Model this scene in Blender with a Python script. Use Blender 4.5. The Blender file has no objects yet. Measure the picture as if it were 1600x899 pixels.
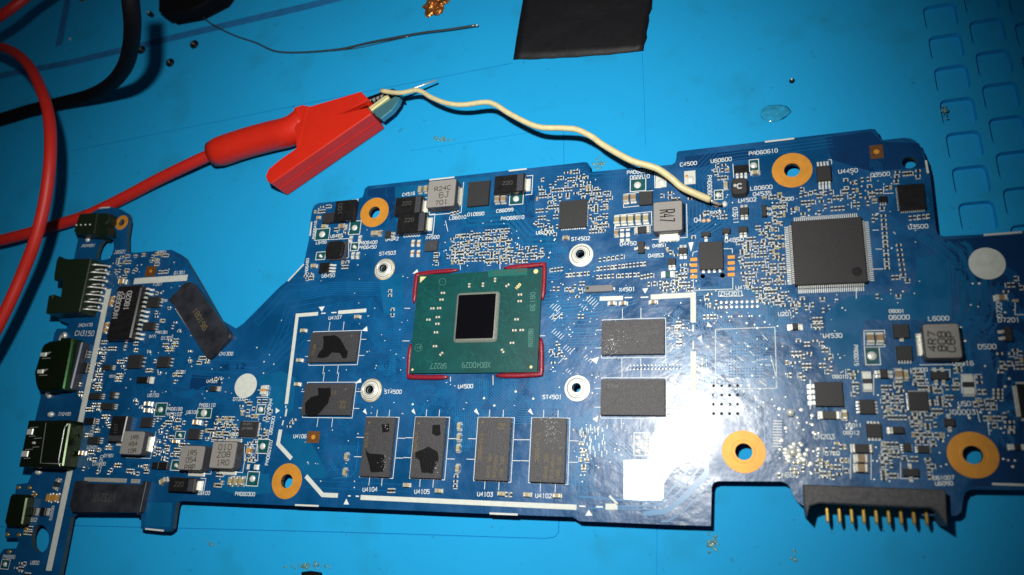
import bpy, math, random
from mathutils import Vector, Matrix, noise
from mathutils.geometry import tessellate_polygon
random.seed(7)
sc = bpy.context.scene
S = 0.1            # millimetres to scene units (1 unit = 1 cm)
BZ = 3.7           # board top face lies 3.7 mm above the mat
# ------------------------------------------------------------------ camera
CF, CX, CY, CZ = 1150.0, 48.21, -34.10, 152.4
ROT = (0.33085, 0.32100, 0.06062)
cd = bpy.data.cameras.new('camera'); cam = bpy.data.objects.new('camera', cd)
sc.collection.objects.link(cam); sc.camera = cam
cam.location = (CX*S, CY*S, (CZ+BZ)*S); cam.rotation_euler = ROT
cd.sensor_width = 36; cd.lens = CF/1600*36; cd.clip_start = 0.1; cd.clip_end = 500
cd.dof.use_dof = True; cd.dof.focus_distance = 17.4; cd.dof.aperture_fstop = 0.18
RM = cam.rotation_euler.to_matrix()
# ------------------------------------------------------------------ world and lamp
w = bpy.data.worlds.new('World'); sc.world = w; w.use_nodes = True
w.node_tree.nodes['Background'].inputs[0].default_value = (0.30, 0.42, 0.55, 1)
w.node_tree.nodes['Background'].inputs[1].default_value = 0.040
ld = bpy.data.lights.new('flash_lamp', 'SPOT'); lamp = bpy.data.objects.new('flash_lamp', ld)
sc.collection.objects.link(lamp)
lamp.location = ((CX-27)*S, (CY+42)*S, (CZ+BZ+9)*S)
ld.energy = 16000; ld.color = (1.0, 0.985, 0.93); ld.shadow_soft_size = 0.36
ld.spot_size = math.radians(98); ld.spot_blend = 1.0
AIM = (-30.0, 20.0, -5.0)
lamp.rotation_euler = (Vector((AIM[0]*S, AIM[1]*S, 0))-lamp.location).to_track_quat('-Z', 'Y').to_euler()
sc.view_settings.view_transform = 'Standard'; sc.view_settings.look = 'None'
sc.view_settings.exposure = 0.0; sc.view_settings.gamma = 1.0

def W(x, y, h=0.0):
    """point (mm) where the sight line through photo pixel x,y meets the level h mm above the board top"""
    d = RM @ Vector(((x-800)/CF, -(y-449.5)/CF, -1.0)); t = (h-CZ)/d.z
    return (CX+t*d.x, CY+t*d.y)
def Ws(pts, h=0.0): return [W(x, y, h) for x, y in pts]
# ------------------------------------------------------------------ materials
def mat(name, col, rough=0.5, metal=0.0, spec=0.5, coat=0.0, nz=0.0, nscale=30.0, bump=0.0, bscale=40.0, rvar=0.0, bdist=0.01, coat_rough=0.1, alpha_tr=0.0):
    m = bpy.data.materials.new(name); m.use_nodes = True; nt = m.node_tree; b = nt.nodes['Principled BSDF']
    b.inputs['Base Color'].default_value = (*col, 1); b.inputs['Roughness'].default_value = rough
    b.inputs['Metallic'].default_value = metal; b.inputs['Specular IOR Level'].default_value = spec
    b.inputs['Coat Weight'].default_value = coat; b.inputs['Coat Roughness'].default_value = coat_rough
    b.inputs['Transmission Weight'].default_value = alpha_tr
    N, L = nt.nodes, nt.links
    geo = N.new('ShaderNodeNewGeometry')
    if nz or rvar:
        t = N.new('ShaderNodeTexNoise'); t.inputs['Scale'].default_value = nscale; t.inputs['Detail'].default_value = 4
        L.new(geo.outputs['Position'], t.inputs['Vector'])
        if nz:
            mr = N.new('ShaderNodeMapRange'); mr.inputs[1].default_value = .3; mr.inputs[2].default_value = .7
            mr.inputs[3].default_value = 1-nz; mr.inputs[4].default_value = 1+nz
            mx = N.new('ShaderNodeVectorMath'); mx.operation = 'SCALE'; mx.inputs[0].default_value = col
            L.new(t.outputs[0], mr.inputs[0]); L.new(mr.outputs[0], mx.inputs['Scale']); L.new(mx.outputs[0], b.inputs['Base Color'])
        if rvar:
            m2 = N.new('ShaderNodeMapRange'); m2.inputs[1].default_value = .3; m2.inputs[2].default_value = .7
            m2.inputs[3].default_value = max(.02, rough-rvar); m2.inputs[4].default_value = min(1, rough+rvar)
            L.new(t.outputs[0], m2.inputs[0]); L.new(m2.outputs[0], b.inputs['Roughness'])
    if bump:
        t2 = N.new('ShaderNodeTexNoise'); t2.inputs['Scale'].default_value = bscale; t2.inputs['Detail'].default_value = 3
        bp = N.new('ShaderNodeBump'); bp.inputs['Strength'].default_value = bump; bp.inputs['Distance'].default_value = bdist
        L.new(geo.outputs['Position'], t2.inputs['Vector']); L.new(t2.outputs[0], bp.inputs['Height']); L.new(bp.outputs[0], b.inputs['Normal'])
    return m
M = {}
M['mask'] = mat('solder_mask', (0.0020, 0.074, 0.212), .34, spec=.66, coat=.18, coat_rough=.13, nz=.2, nscale=1.3, bump=.6, bscale=3.2, rvar=.12, bdist=.026)
M['mask_dark'] = mat('solder_mask_over_bare_laminate', (0.0025, 0.038, 0.128), .31, spec=.45, coat=.15, coat_rough=.13, nz=.12, nscale=2, bump=.2, bscale=9, bdist=.004)
M['mask_copper'] = mat('solder_mask_over_copper', (0.0030, 0.108, 0.255), .31, spec=.5, coat=.16, coat_rough=.13, nz=.1, nscale=2, bump=.25, bscale=9, rvar=.06, bdist=.004)
M['trace'] = mat('solder_mask_over_trace', (0.007, 0.175, 0.40), .32, spec=.6, coat=.2, coat_rough=.13)
M['trace_dim'] = mat('solder_mask_over_thin_trace', (0.0035, 0.122, 0.32), .32, spec=.6, coat=.2, coat_rough=.13)
M['edge'] = mat('board_edge_laminate', (0.028, 0.055, 0.06), .7, nz=.3, nscale=14)
M['silk'] = mat('silkscreen_white', (0.78, 0.82, 0.80), .55, nz=.06, nscale=18)
M['paint'] = mat('white_solder_strip', (0.66, 0.69, 0.63), .5, nz=.07, nscale=8, bump=.3, bscale=20, bdist=.004)
M['plastic'] = mat('black_epoxy', (0.022, 0.022, 0.024), .62, nz=.35, nscale=45, bump=.5, bscale=60, bdist=.006)
M['plastic_grey'] = mat('grey_black_epoxy', (0.024, 0.022, 0.024), .6, nz=.3, nscale=60, bump=.45, bscale=70, bdist=.006)
M['mem'] = mat('memory_epoxy', (0.042, 0.040, 0.045), .47, spec=.6, nz=.4, nscale=60, bump=.9, bscale=65, bdist=.010)
M['gloss_black'] = mat('glossy_black_plastic', (0.012, 0.012, 0.013), .33, nz=.3, nscale=10)
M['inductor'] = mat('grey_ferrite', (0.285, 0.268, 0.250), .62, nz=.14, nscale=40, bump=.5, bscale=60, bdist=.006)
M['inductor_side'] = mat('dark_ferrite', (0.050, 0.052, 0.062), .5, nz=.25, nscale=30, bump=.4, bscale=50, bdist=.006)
M['tin'] = mat('solder_tin', (0.74, 0.73, 0.66), .36, metal=.55, nz=.15, nscale=30, bump=.4, bscale=30, bdist=.01)
M['tinbright'] = mat('bright_tin', (0.86, 0.87, 0.80), .33, metal=.3, bump=.3, bscale=25, bdist=.008)
M['copper'] = mat('bare_copper_pad', (0.74, 0.31, 0.035), .5, metal=.25, nz=.08, nscale=6, bump=.15, bscale=30, bdist=.004)
M['copper_dim'] = mat('masked_copper_window', (0.14, 0.055, 0.012), .5, nz=.2, nscale=20)
M['gold_ink'] = mat('gold_plated_mark', (0.86, 0.72, 0.34), .45, metal=.1)
M['gold'] = mat('gold_contact', (0.80, 0.52, 0.12), .35, metal=.75)
M['cap'] = mat('brown_ceramic', (0.30, 0.20, 0.105), .5, nz=.2, nscale=20)
M['cap_tan'] = mat('tan_ceramic', (0.40, 0.33, 0.17), .5, nz=.2, nscale=20)
M['cap_orange'] = mat('amber_ceramic', (0.55, 0.27, 0.05), .45, nz=.15, nscale=20)
M['resist'] = mat('resistor_black', (0.016, 0.017, 0.020), .45)
M['pad_green'] = mat('green_pad_window', (0.005, 0.080, 0.092), .35, nz=.2, nscale=14)
M['pkg'] = mat('package_green', (0.002, 0.064, 0.062), .36, spec=.5, nz=.16, nscale=3, bump=.2, bscale=12, bdist=.004)
M['pkg_light'] = mat('package_green_ink', (0.004, 0.125, 0.105), .4)
M['pkg_edge'] = mat('package_edge', (0.01, 0.16, 0.12), .5)
M['die'] = mat('silicon_die', (0.0035, 0.0035, 0.005), .16, spec=.5, nz=.3, nscale=50)
M['glue_clear'] = mat('grey_underfill', (0.22, 0.24, 0.21), .25, spec=.6, nz=.15, nscale=20, bump=.4, bscale=12, bdist=.01)
M['glue_red'] = mat('red_corner_glue', (0.235, 0.010, 0.026), .38, spec=.5, nz=.15, nscale=25, bump=.5, bscale=30, bdist=.012)
M['ink_dark'] = mat('laser_marking_dark', (0.075, 0.070, 0.062), .7)
M['ink_gold'] = mat('laser_marking_gold', (0.17, 0.125, 0.045), .6)
M['ink_grey'] = mat('marking_grey', (0.12, 0.125, 0.12), .6)
M['ink_pkg'] = mat('package_marking', (0.075, 0.22, 0.185), .6)
M['ink_white'] = mat('marking_white', (0.55, 0.55, 0.55), .6)
M['flux'] = mat('dark_flux_residue', (0.008, 0.008, 0.009), .28, spec=.6, bump=.8, bscale=25, bdist=.01)
M['blob'] = mat('glossy_speckle', (0.30, 0.30, 0.31), .12, spec=1.0)
M['red'] = mat('red_insulator', (0.66, 0.022, 0.008), .42, spec=.45, nz=.05, nscale=2, bump=.15, bscale=8, bdist=.01)
M['redwire'] = mat('red_silicone', (0.60, 0.020, 0.012), .5, nz=.05, nscale=3)
M['blackwire'] = mat('black_rubber', (0.003, 0.003, 0.0045), .7, spec=.15)
M['cream'] = mat('cream_insulation', (0.72, 0.62, 0.34), .42, nz=.1, nscale=9, bump=.1, bscale=20, bdist=.004)
M['steel'] = mat('nickel_steel', (0.66, 0.67, 0.66), .35, metal=.6)
M['steel_blue'] = mat('nickel_jaw_painted_reflection', (0.10, 0.30, 0.36), .35, metal=.5)  # blue reflection on plain nickel is put into the base colour
M['jaw_lit'] = mat('lit_jaw_edge', (0.85, 0.80, 0.42), .4, metal=.3)  # lit copy of the jaw metal, its brightness put into the colour
M['darksteel'] = mat('dark_steel', (0.05, 0.05, 0.05), .35, metal=.9)
M['leadwire'] = mat('dull_tinned_wire', (0.16, 0.18, 0.17), .35, metal=.8)
M['tape'] = mat('black_tape', (0.0035, 0.0032, 0.0055), .6, nz=.3, nscale=5, bump=.35, bscale=2.5, bdist=.04)
M['shell'] = mat('hdmi_shell_painted_reflection', (0.020, 0.060, 0.022), .25, metal=.85, bump=.15, bscale=3, bdist=.02)  # green reflection of the dark room is put into the base colour
M['shell_dark'] = mat('usb_shell', (0.026, 0.038, 0.018), .28, metal=.75, bump=.15, bscale=3, bdist=.02)
M['jack'] = mat('dark_jack_plastic', (0.008, 0.018, 0.007), .45)
M['shellside'] = mat('shell_side', (0.05, 0.055, 0.075), .4, metal=.5)
M['conn'] = mat('connector_plastic', (0.070, 0.067, 0.072), .6, nz=.3, nscale=12, bump=.6, bscale=20, bdist=.01)
M['conn_dark'] = mat('ribbon_connector_plastic', (0.026, 0.028, 0.036), .42, nz=.45, nscale=3)
M['hole'] = mat('hole_dark', (0.004, 0.004, 0.006), .7)
M['braid'] = mat('copper_scrap', (0.62, 0.22, 0.05), .28, metal=.8, nz=.5, nscale=12, bump=1, bscale=12, bdist=.03)
M['gel'] = mat('flux_gel', (0.03, 0.33, 0.58), .10, spec=.9, nz=.25, nscale=7, bump=.6, bscale=7, bdist=.02)
M['splat'] = mat('dry_flux_splatter', (0.10, 0.26, 0.27), .25, spec=.7, nz=.5, nscale=30, bump=.8, bscale=30, bdist=.01)
def mat_mat():
    m = mat('blue_silicone_mat', (0.010, 0.300, 0.620), .72, spec=.16, bump=.18, bscale=5, bdist=.01)
    nt = m.node_tree; N, L = nt.nodes, nt.links; b = N['Principled BSDF']; geo = N.new('ShaderNodeNewGeometry')
    def noi(scale, lo, hi, a, c, detail=3):
        t = N.new('ShaderNodeTexNoise'); t.inputs['Scale'].default_value = scale; t.inputs['Detail'].default_value = detail
        L.new(geo.outputs['Position'], t.inputs['Vector'])
        r = N.new('ShaderNodeMapRange'); r.inputs[1].default_value = lo; r.inputs[2].default_value = hi
        r.inputs[3].default_value = a; r.inputs[4].default_value = c; L.new(t.outputs[0], r.inputs[0]); return r.outputs[0]
    def mix(f, a, col):
        x = N.new('ShaderNodeMix'); x.data_type = 'RGBA'; L.new(f, x.inputs[0]); x.inputs[7].default_value = (*col, 1)
        if isinstance(a, tuple): x.inputs[6].default_value = (*a, 1)
        else: L.new(a, x.inputs[6])
        return x.outputs[2]
    c = mix(noi(.25, .35, .7, 0, .5), (0.013, 0.375, 0.76), (0.011, 0.335, 0.69))
    c = mix(noi(.7, .57, .72, 0, .40), c, (0.014, 0.25, 0.42))       # greenish stains
    c = mix(noi(3, .68, .78, 0, .4, 2), c, (0.012, 0.15, 0.25))      # small specks of dirt
    c = mix(noi(22, .73, .78, 0, .5, 1), c, (0.02, 0.10, 0.15))
    L.new(c, b.inputs['Base Color'])
    return m
M['mat'] = mat_mat()
M['stain'] = mat('brown_green_stain', (0.030, 0.16, 0.22), .7, nz=.5, nscale=8)
M['tinplate'] = mat('bare_tinned_area', (0.66, 0.67, 0.64), .40, metal=.4, nz=.15, nscale=6, bump=.5, bscale=8, bdist=.01)
M['ringtan'] = mat('flux_stained_ring', (0.62, 0.52, 0.34), .4, metal=.3, nz=.35, nscale=8)
M['crystal'] = mat('crystal_case', (0.17, 0.17, 0.18), .45)
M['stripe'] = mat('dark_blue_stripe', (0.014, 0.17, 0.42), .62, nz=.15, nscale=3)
MLIST = list(M.keys())

# ------------------------------------------------------------------ mesh building
class MB:
    def __init__(s): s.v = []; s.f = []; s.m = []; s.mats = []
    def mi(s, k):
        if k not in s.mats: s.mats.append(k)
        return s.mats.index(k)
    def face(s, pts, k):
        n = len(s.v); s.v += pts; s.f.append(tuple(range(n, n+len(pts)))); s.m.append(s.mi(k))
    def quad_strip(s, rings, k, closed=True, caps=True, capk=None):
        n0 = len(s.v); c = len(rings[0])
        for r in rings: s.v += r
        for i in range(len(rings)-1):
            for j in range(c if closed else c-1):
                a = n0+i*c+j; b = n0+i*c+(j+1) % c
                s.f.append((a, b, b+c, a+c)); s.m.append(s.mi(k))
        if caps:
            s.f.append(tuple(n0+j for j in reversed(range(c)))); s.m.append(s.mi(k))
            s.f.append(tuple(n0+(len(rings)-1)*c+j for j in range(c))); s.m.append(s.mi(capk or k))
    def prism(s, poly, z0, z1, k, ch=0.0, top=None, inset=None):
        a = sum(poly[i][0]*poly[(i+1) % len(poly)][1]-poly[(i+1) % len(poly)][0]*poly[i][1] for i in range(len(poly)))
        if a < 0: poly = poly[::-1]
        rings = [[(x, y, z0) for x, y in poly]]
        if ch > 0:
            rings += [[(x, y, z1-ch) for x, y in poly], [(x, y, z1) for x, y in offset(poly, -ch)]]
        else: rings += [[(x, y, z1) for x, y in poly]]
        s.quad_strip(rings, k, capk=top)
    def box(s, x0, y0, x1, y1, z0, z1, k, ch=0.0, top=None):
        x0, x1 = min(x0, x1), max(x0, x1); y0, y1 = min(y0, y1), max(y0, y1)
        s.prism([(x0, y0), (x1, y0), (x1, y1), (x0, y1)], z0, z1, k, ch, top)
    def disc(s, cx, cy, r, z, k, n=12, rx=None):
        s.face([(cx+(rx or r)*math.cos(2*math.pi*i/n), cy+r*math.sin(2*math.pi*i/n), z) for i in range(n)], k)
    def dome(s, cx, cy, r, z, h, k, n=10, ry=None):
        ry = ry or r; rings = []
        for t in (0, .35, .7, .93):
            q = math.sqrt(max(0, 1-t*t)); rings.append([(cx+r*q*math.cos(2*math.pi*i/n), cy+ry*q*math.sin(2*math.pi*i/n), z+h*t) for i in range(n)])
        s.quad_strip(rings, k)
    def cyl(s, cx, cy, r, z0, z1, k, n=24, ch=0):
        s.prism([(cx+r*math.cos(2*math.pi*i/n), cy+r*math.sin(2*math.pi*i/n)) for i in range(n)], z0, z1, k, ch)
    def annulus(s, cx, cy, prof, k, n=40):
        rings = [[(cx+r*math.cos(2*math.pi*i/n), cy+r*math.sin(2*math.pi*i/n), z) for i in range(n)] for r, z in prof]
        s.quad_strip(rings, k, caps=False)
    def tube(s, pts, r, k, n=10, flat=1.0, caps=True):
        rings = []; up = Vector((0, 0, 1)); P = [Vector(p) for p in pts]
        for i, p in enumerate(P):
            d = (P[min(i+1, len(P)-1)]-P[max(i-1, 0)]).normalized()
            sd = d.cross(up)
            if sd.length < 1e-4: sd = Vector((1, 0, 0))
            sd.normalize(); u = sd.cross(d).normalized(); rr = r[i] if isinstance(r, (list, tuple)) else r
            rings.append([tuple(p+sd*rr*math.cos(2*math.pi*j/n)+u*rr*flat*math.sin(2*math.pi*j/n)) for j in range(n)])
        s.quad_strip(rings, k, caps=caps)
    def ribbon(s, pts, wd, z, k):
        """flat mitred line in the xy plane"""
        if len(pts) < 2: return
        L, Rr = [], []
        for i, p in enumerate(pts):
            a = Vector(pts[max(i-1, 0)]); b = Vector(p); c = Vector(pts[min(i+1, len(pts)-1)])
            d1 = (b-a); d2 = (c-b)
            if d1.length < 1e-6: d1 = d2
            if d2.length < 1e-6: d2 = d1
            if d1.length < 1e-6: return
            d1 = d1.normalized(); d2 = d2.normalized(); t = (d1+d2)
            t = t.normalized() if t.length > .2 else d1
            nrm = Vector((-t.y, t.x)); sc_ = wd/2/max(.45, nrm.dot(Vector((-d1.y, d1.x))))
            L.append(b+nrm*sc_); Rr.append(b-nrm*sc_)
        n = len(s.v)
        for a, b in zip(Rr, L): s.v += [(a.x, a.y, z), (b.x, b.y, z)]
        for i in range(len(pts)-1):
            q = n+2*i; s.f.append((q, q+2, q+3, q+1)); s.m.append(s.mi(k))
    def mesh(s, name, origin=(0, 0, 0), smooth=False):
        me = bpy.data.meshes.new(name); ox, oy, oz = origin
        me.from_pydata([((x-ox)*S, (y-oy)*S, (z-oz)*S) for x, y, z in s.v], [], s.f)
        for k in s.mats: me.materials.append(M[k])
        me.polygons.foreach_set('material_index', s.m)
        if smooth: me.polygons.foreach_set('use_smooth', [True]*len(s.f))
        me.update(); return me
def offset(poly, d):
    n = len(poly); out = []
    for i in range(n):
        a = Vector(poly[i-1]); b = Vector(poly[i]); c = Vector(poly[(i+1) % n])
        e1 = (b-a); e2 = (c-b)
        if e1.length < 1e-6 or e2.length < 1e-6: out.append((b.x, b.y)); continue
        e1.normalize(); e2.normalize(); n1 = Vector((e1.y, -e1.x)); n2 = Vector((e2.y, -e2.x)); t = n1+n2
        if t.length < .2: out.append((b.x, b.y)); continue
        t.normalize(); k = d/max(.5, t.dot(n1)); out.append((b.x+t.x*k, b.y+t.y*k))
    return out
def rrect(x0, y0, x1, y1, r, seg=4):
    x0, x1 = min(x0, x1), max(x0, x1); y0, y1 = min(y0, y1), max(y0, y1); o = []
    for cx, cy, a in ((x1-r, y0+r, -90), (x1-r, y1-r, 0), (x0+r, y1-r, 90), (x0+r, y0+r, 180)):
        for i in range(seg+1):
            t = math.radians(a+90*i/seg); o.append((cx+r*math.cos(t), cy+r*math.sin(t)))
    return o
def smooth_path(P, n=6):
    P = [Vector(p) for p in P]; P = [P[0]*2-P[1]]+P+[P[-1]*2-P[-2]]; out = []
    for i in range(1, len(P)-2):
        for j in range(n):
            t = j/n; a, b, c, d = P[i-1:i+3]
            out.append(.5*((2*b)+(c-a)*t+(2*a-5*b+4*c-d)*t*t+(3*b-a-3*c+d)*t**3))
    out.append(P[-2]); return [tuple(p) for p in out]
COL = sc.collection
def obj(name, mb, parent=None, origin=(0, 0, 0), label=None, kind=None, smooth=False, me=None):
    """link one mesh object. origin is in mm above the board top; world z adds the board height"""
    me = me or mb.mesh(name, origin, smooth)
    o = bpy.data.objects.new(name, me); COL.objects.link(o)
    wp = Vector((origin[0]*S, origin[1]*S, (origin[2]+BZ)*S))
    if parent is not None:
        o.parent = parent; o.location = wp-WPOS[parent.name]
    else: o.location = wp
    WPOS[o.name] = wp
    if label: o['label'] = label
    if kind: o['kind'] = kind
    return o
WPOS = {}
def thing(name, label, cat, origin, group=None):
    o = bpy.data.objects.new(name, None); COL.objects.link(o); o.empty_display_size = .3
    o.location = (origin[0]*S, origin[1]*S, (origin[2]+BZ)*S); WPOS[o.name] = o.location.copy()
    o['label'] = label; o['category'] = cat
    if group: o['group'] = group
    return o
def tag(o, label, cat, group=None):
    o['label'] = label; o['category'] = cat
    if group: o['group'] = group
    return o
# ------------------------------------------------------------------ stroke lettering
G = {}
for k, v in {
 '0': '0,1 0,5 1,6 3,6 4,5 4,1 3,0 1,0 0,1', 'O': '0,1 0,5 1,6 3,6 4,5 4,1 3,0 1,0 0,1', '1': '1,5 2,6 2,0|1,0 3,0', '2': '0,5 1,6 3,6 4,5 4,4 0,0 4,0',
 '3': '0,6 4,6 2,3.5 3,3.5 4,2.5 4,1 3,0 1,0 0,1', '4': '3,0 3,6 0,2 4,2', '5': '4,6 0,6 0,3.5 3,3.5 4,2.5 4,1 3,0 0,0',
 '6': '4,5 3,6 1,6 0,5 0,1 1,0 3,0 4,1 4,2.5 3,3.4 0,3.2', '7': '0,6 4,6 1.5,0', '8': '1,3.2 0,4 0,5 1,6 3,6 4,5 4,4 3,3.2 1,3.2 0,2.4 0,1 1,0 3,0 4,1 4,2.4 3,3.2',
 '9': '4,2.8 1,2.6 0,3.5 0,5 1,6 3,6 4,5 4,1 3,0 1,0', 'A': '0,0 0,4 2,6 4,4 4,0|0,2.4 4,2.4', 'B': '0,0 0,6 3,6 4,5 4,4 3,3.2 0,3.2|3,3.2 4,2.4 4,1 3,0 0,0',
 'C': '4,5 3,6 1,6 0,5 0,1 1,0 3,0 4,1', 'D': '0,0 0,6 2.6,6 4,4.6 4,1.4 2.6,0 0,0', 'E': '4,6 0,6 0,0 4,0|0,3.2 3,3.2', 'F': '4,6 0,6 0,0|0,3.2 3,3.2',
 'G': '4,5 3,6 1,6 0,5 0,1 1,0 3,0 4,1 4,3 2.4,3', 'H': '0,0 0,6|4,0 4,6|0,3 4,3', 'I': '1,6 3,6|2,6 2,0|1,0 3,0', 'J': '3,6 3,1 2,0 1,0 0,1|1.5,6 4,6', 'K': '0,0 0,6|4,6 0,2.6|1.4,3.6 4,0',
 'L': '0,6 0,0 4,0', 'M': '0,0 0,6 2,3 4,6 4,0', 'N': '0,0 0,6 4,0 4,6', 'P': '0,0 0,6 3,6 4,5 4,4 3,3 0,3', 'Q': '0,1 0,5 1,6 3,6 4,5 4,1 3,0 1,0 0,1|2.4,1.6 4,-.4',
 'R': '0,0 0,6 3,6 4,5 4,4 3,3 0,3|2,3 4,0', 'S': '4,5 3,6 1,6 0,5 0,4 1,3.2 3,2.9 4,2 4,1 3,0 1,0 0,1', 'T': '0,6 4,6|2,6 2,0', 'U': '0,6 0,1 1,0 3,0 4,1 4,6', 'V': '0,6 2,0 4,6',
 'X': '0,0 4,6|0,6 4,0', 'Y': '0,6 2,3 4,6|2,3 2,0', 'Z': '0,6 4,6 0,0 4,0', '-': '0,3 4,3', '.': '1.8,0 2.2,0', ' ': ''}.items():
    G[k] = [[tuple(map(float, q.split(','))) for q in st.split()] for st in v.split('|') if st]
def text(mb, s, a, b, z, k, hr=1.45, wd=None, jit=0):
    """lettering whose baseline runs from a to b (mm)"""
    a = Vector(a); b = Vector(b); d = b-a; n = len(s); pitch = d.length/(n-.28); d.normalize(); u = Vector((-d.y, d.x))
    cw = pitch*.72; ch = cw*hr; wd = wd or max(.14, cw*.195)
    for i, c in enumerate(s):
        for st in G.get(c, []):
            mb.ribbon([tuple(a+d*(i*pitch+x/4*cw)+u*(y/6*ch)) for x, y in st], wd, z, k)
# ================================================================== THE MAT
MZ = -BZ
mb = MB()
outer = [(-330, -110), (200, -110), (200, 260), (-330, 260)]
holes = []      # recessed pockets and grooves moulded into the mat: (polygon, depth)
def groove(pts, wd, depth):
    P = Ws(pts, MZ); L, R_ = [], []
    for i, p in enumerate(P):
        a = Vector(P[max(i-1, 0)]); c = Vector(P[min(i+1, len(P)-1)]); d = (c-a).normalized(); nn = Vector((-d.y, d.x))*wd/2
        L.append(tuple(Vector(p)+nn)); R_.append(tuple(Vector(p)-nn))
    holes.append((R_+L[::-1], depth))
groove([(112, 236), (400, 178), (590, 140), (800, 99)], .22, .3)
groove([(1004, 84), (1007, 150), (1009, 228)], .20, .3)
groove([(881, 204), (881.5, 262)], .2, .3)
groove([(640, 236), (760, 218), (862, 202)], .14, .15)
groove([(-40, 824), (120, 822), (330, 827), (600, 834), (850, 842), (867, 840), (873, 832), (874, 800)], .22, .35)
groove([(1027, 815), (1027, 899), (1028, 960)], .2, .25)
groove([(0, 640), (52, 470), (64, 440)], .12, .12)
pk = []
def pocket(c):
    q = Ws(c, MZ); holes.append((rr_quad(q, 1.6), 1.1))
def rr_quad(q, r, seg=4):
    out = []
    for i in range(4):
        a = Vector(q[i-1]); b = Vector(q[i]); c = Vector(q[(i+1) % 4]); d1 = (a-b).normalized(); d2 = (c-b).normalized()
        p0 = b+d1*r; p2 = b+d2*r
        for j in range(seg+1):
            t = j/seg; out.append(tuple(p0*(1-t)**2+b*2*t*(1-t)+p2*t*t))
    return out
A0 = Vector(W(1441, 11, MZ)); dv = (Vector(W(1467, 157, MZ))-A0)/3      # rows go down the frame
du = (Vector(W(1517, 47, MZ))-Vector(W(1449, 57, MZ)))                  # columns go right
du = Vector((dv.y*-1, dv.x)).normalized()*dv.length*-1
if du.x < 0: du = -du
du = du*1.0
for i in range(-1, 8):
    for j in range(0, 4):
        o = A0+dv*i+du*j*1.02+(-dv*.28 if j % 2 else Vector((0, 0)))
        if i < 0 and j < 1: continue
        if j == 0 and i > 6: continue
        c = [o, o+du*.80, o+du*.80+dv*.80, o+dv*.80]
        holes.append((rr_quad([tuple(x) for x in c], 1.5), 1.25))
def signed(p): return sum(p[i][0]*p[(i+1) % len(p)][1]-p[(i+1) % len(p)][0]*p[i][1] for i in range(len(p)))
def plate(mb, outer, holes, z, k):
    loops = [outer]+[h for h in holes]
    allp = [p for l in loops for p in l]; n0 = len(mb.v); mb.v += [(x, y, z) for x, y in allp]
    for t in tessellate_polygon([[Vector((x, y, 0)) for x, y in l] for l in loops]):
        a, b, c = [allp[i] for i in t]
        if (b[0]-a[0])*(c[1]-a[1])-(b[1]-a[1])*(c[0]-a[0]) < 0: t = t[::-1]
        mb.f.append(tuple(n0+i for i in t)); mb.m.append(mb.mi(k))
plate(mb, outer, [h for h, d in holes], MZ, 'mat')
for h, d in holes:
    if signed(h) > 0: h = h[::-1]
    ins = offset(h, d*.12)      # sloping wall
    rings = [[(x, y, MZ) for x, y in h], [(x, y, MZ-d) for x, y in ins]]
    n0 = len(mb.v); c = len(h); mb.v += rings[0]+rings[1]
    for j in range(c): mb.f.append((n0+(j+1) % c, n0+j, n0+j+c, n0+(j+1) % c+c)); mb.m.append(mb.mi('mat'))
    mb.f.append(tuple(n0+c+j for j in reversed(range(c)))); mb.m.append(mb.mi('mat'))
mb.box(-330, -110, 200, 260, MZ-3.2, MZ-2.9, 'mat')
o = obj('work_mat', mb, None, (0, 0, MZ), kind='structure')
m_ = MB()
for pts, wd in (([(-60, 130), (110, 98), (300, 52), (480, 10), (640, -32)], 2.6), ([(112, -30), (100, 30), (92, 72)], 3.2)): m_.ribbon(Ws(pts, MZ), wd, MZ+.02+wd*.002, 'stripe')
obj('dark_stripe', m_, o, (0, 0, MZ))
# ================================================================== MOTHERBOARD
BR = thing('motherboard', 'blue laptop motherboard covered in chips, lying across the blue mat', 'circuit board', (0, 0, 0))
outline = [(146, 325), (172, 323), (188, 327), (200, 334), (202, 345), (198.5, 368), (198.5, 394), (213, 395), (268, 390.5), (279, 396), (289, 403), (311, 440), (345, 500), (368, 514), (380, 506), (437.5, 448), (450, 438), (475, 411.5), (482.6, 375), (485, 345), (488, 328), (491, 321.5), (498, 317.5), (560, 311), (566.5, 308), (568.5, 302), (570, 295), (575, 291), (800, 266), (912, 253.6), (917.6, 254), (920.5, 258), (922.6, 269), (1050, 257.5), (1055, 254), (1057, 247), (1057, 240), (1060, 236.6), (1200, 220.5), (1362, 201.5), (1368, 202.5), (1371, 207), (1374, 215), (1380, 219), (1412, 215.5), (1422, 216.5), (1431.5, 221), (1441.5, 236), (1449, 255), (1453, 270), (1463, 360), (1466, 367), (1474, 369.5), (1533, 366.5), (1600, 361), (1690, 352), (1700, 760), (1600, 766), (1520, 765), (1510, 768), (1506, 775), (1502, 800), (1495, 806), (1440, 806), (1440, 792), (1290, 790), (1257, 791), (1248, 786), (1241, 778), (1235, 762), (1229, 755.5), (1222, 752.5), (1121, 752), (1114, 755), (1112, 762), (1110.5, 822), (1040, 820), (960, 816.5), (905, 814.5), (895, 808), (812, 805), (700, 800.5), (500, 792), (284, 783), (277, 785), (275, 792), (270, 826), (264, 831), (226, 828), (220, 826), (221, 801), (118, 803), (111, 808), (99, 870), (88, 925), (-10, 925), (-6, 874), (6, 858), (25, 857), (29, 848), (27, 841), (8, 841), (8.5, 828), (18, 800), (24, 769), (26, 757), (43, 755), (47, 747), (52, 735), (55, 656), (64, 618), (85, 521), (89, 514), (104, 513.5), (107, 507), (92, 500), (100, 470), (116, 402), (122.5, 372), (117.5, 366), (124, 335), (128, 329)]
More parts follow.
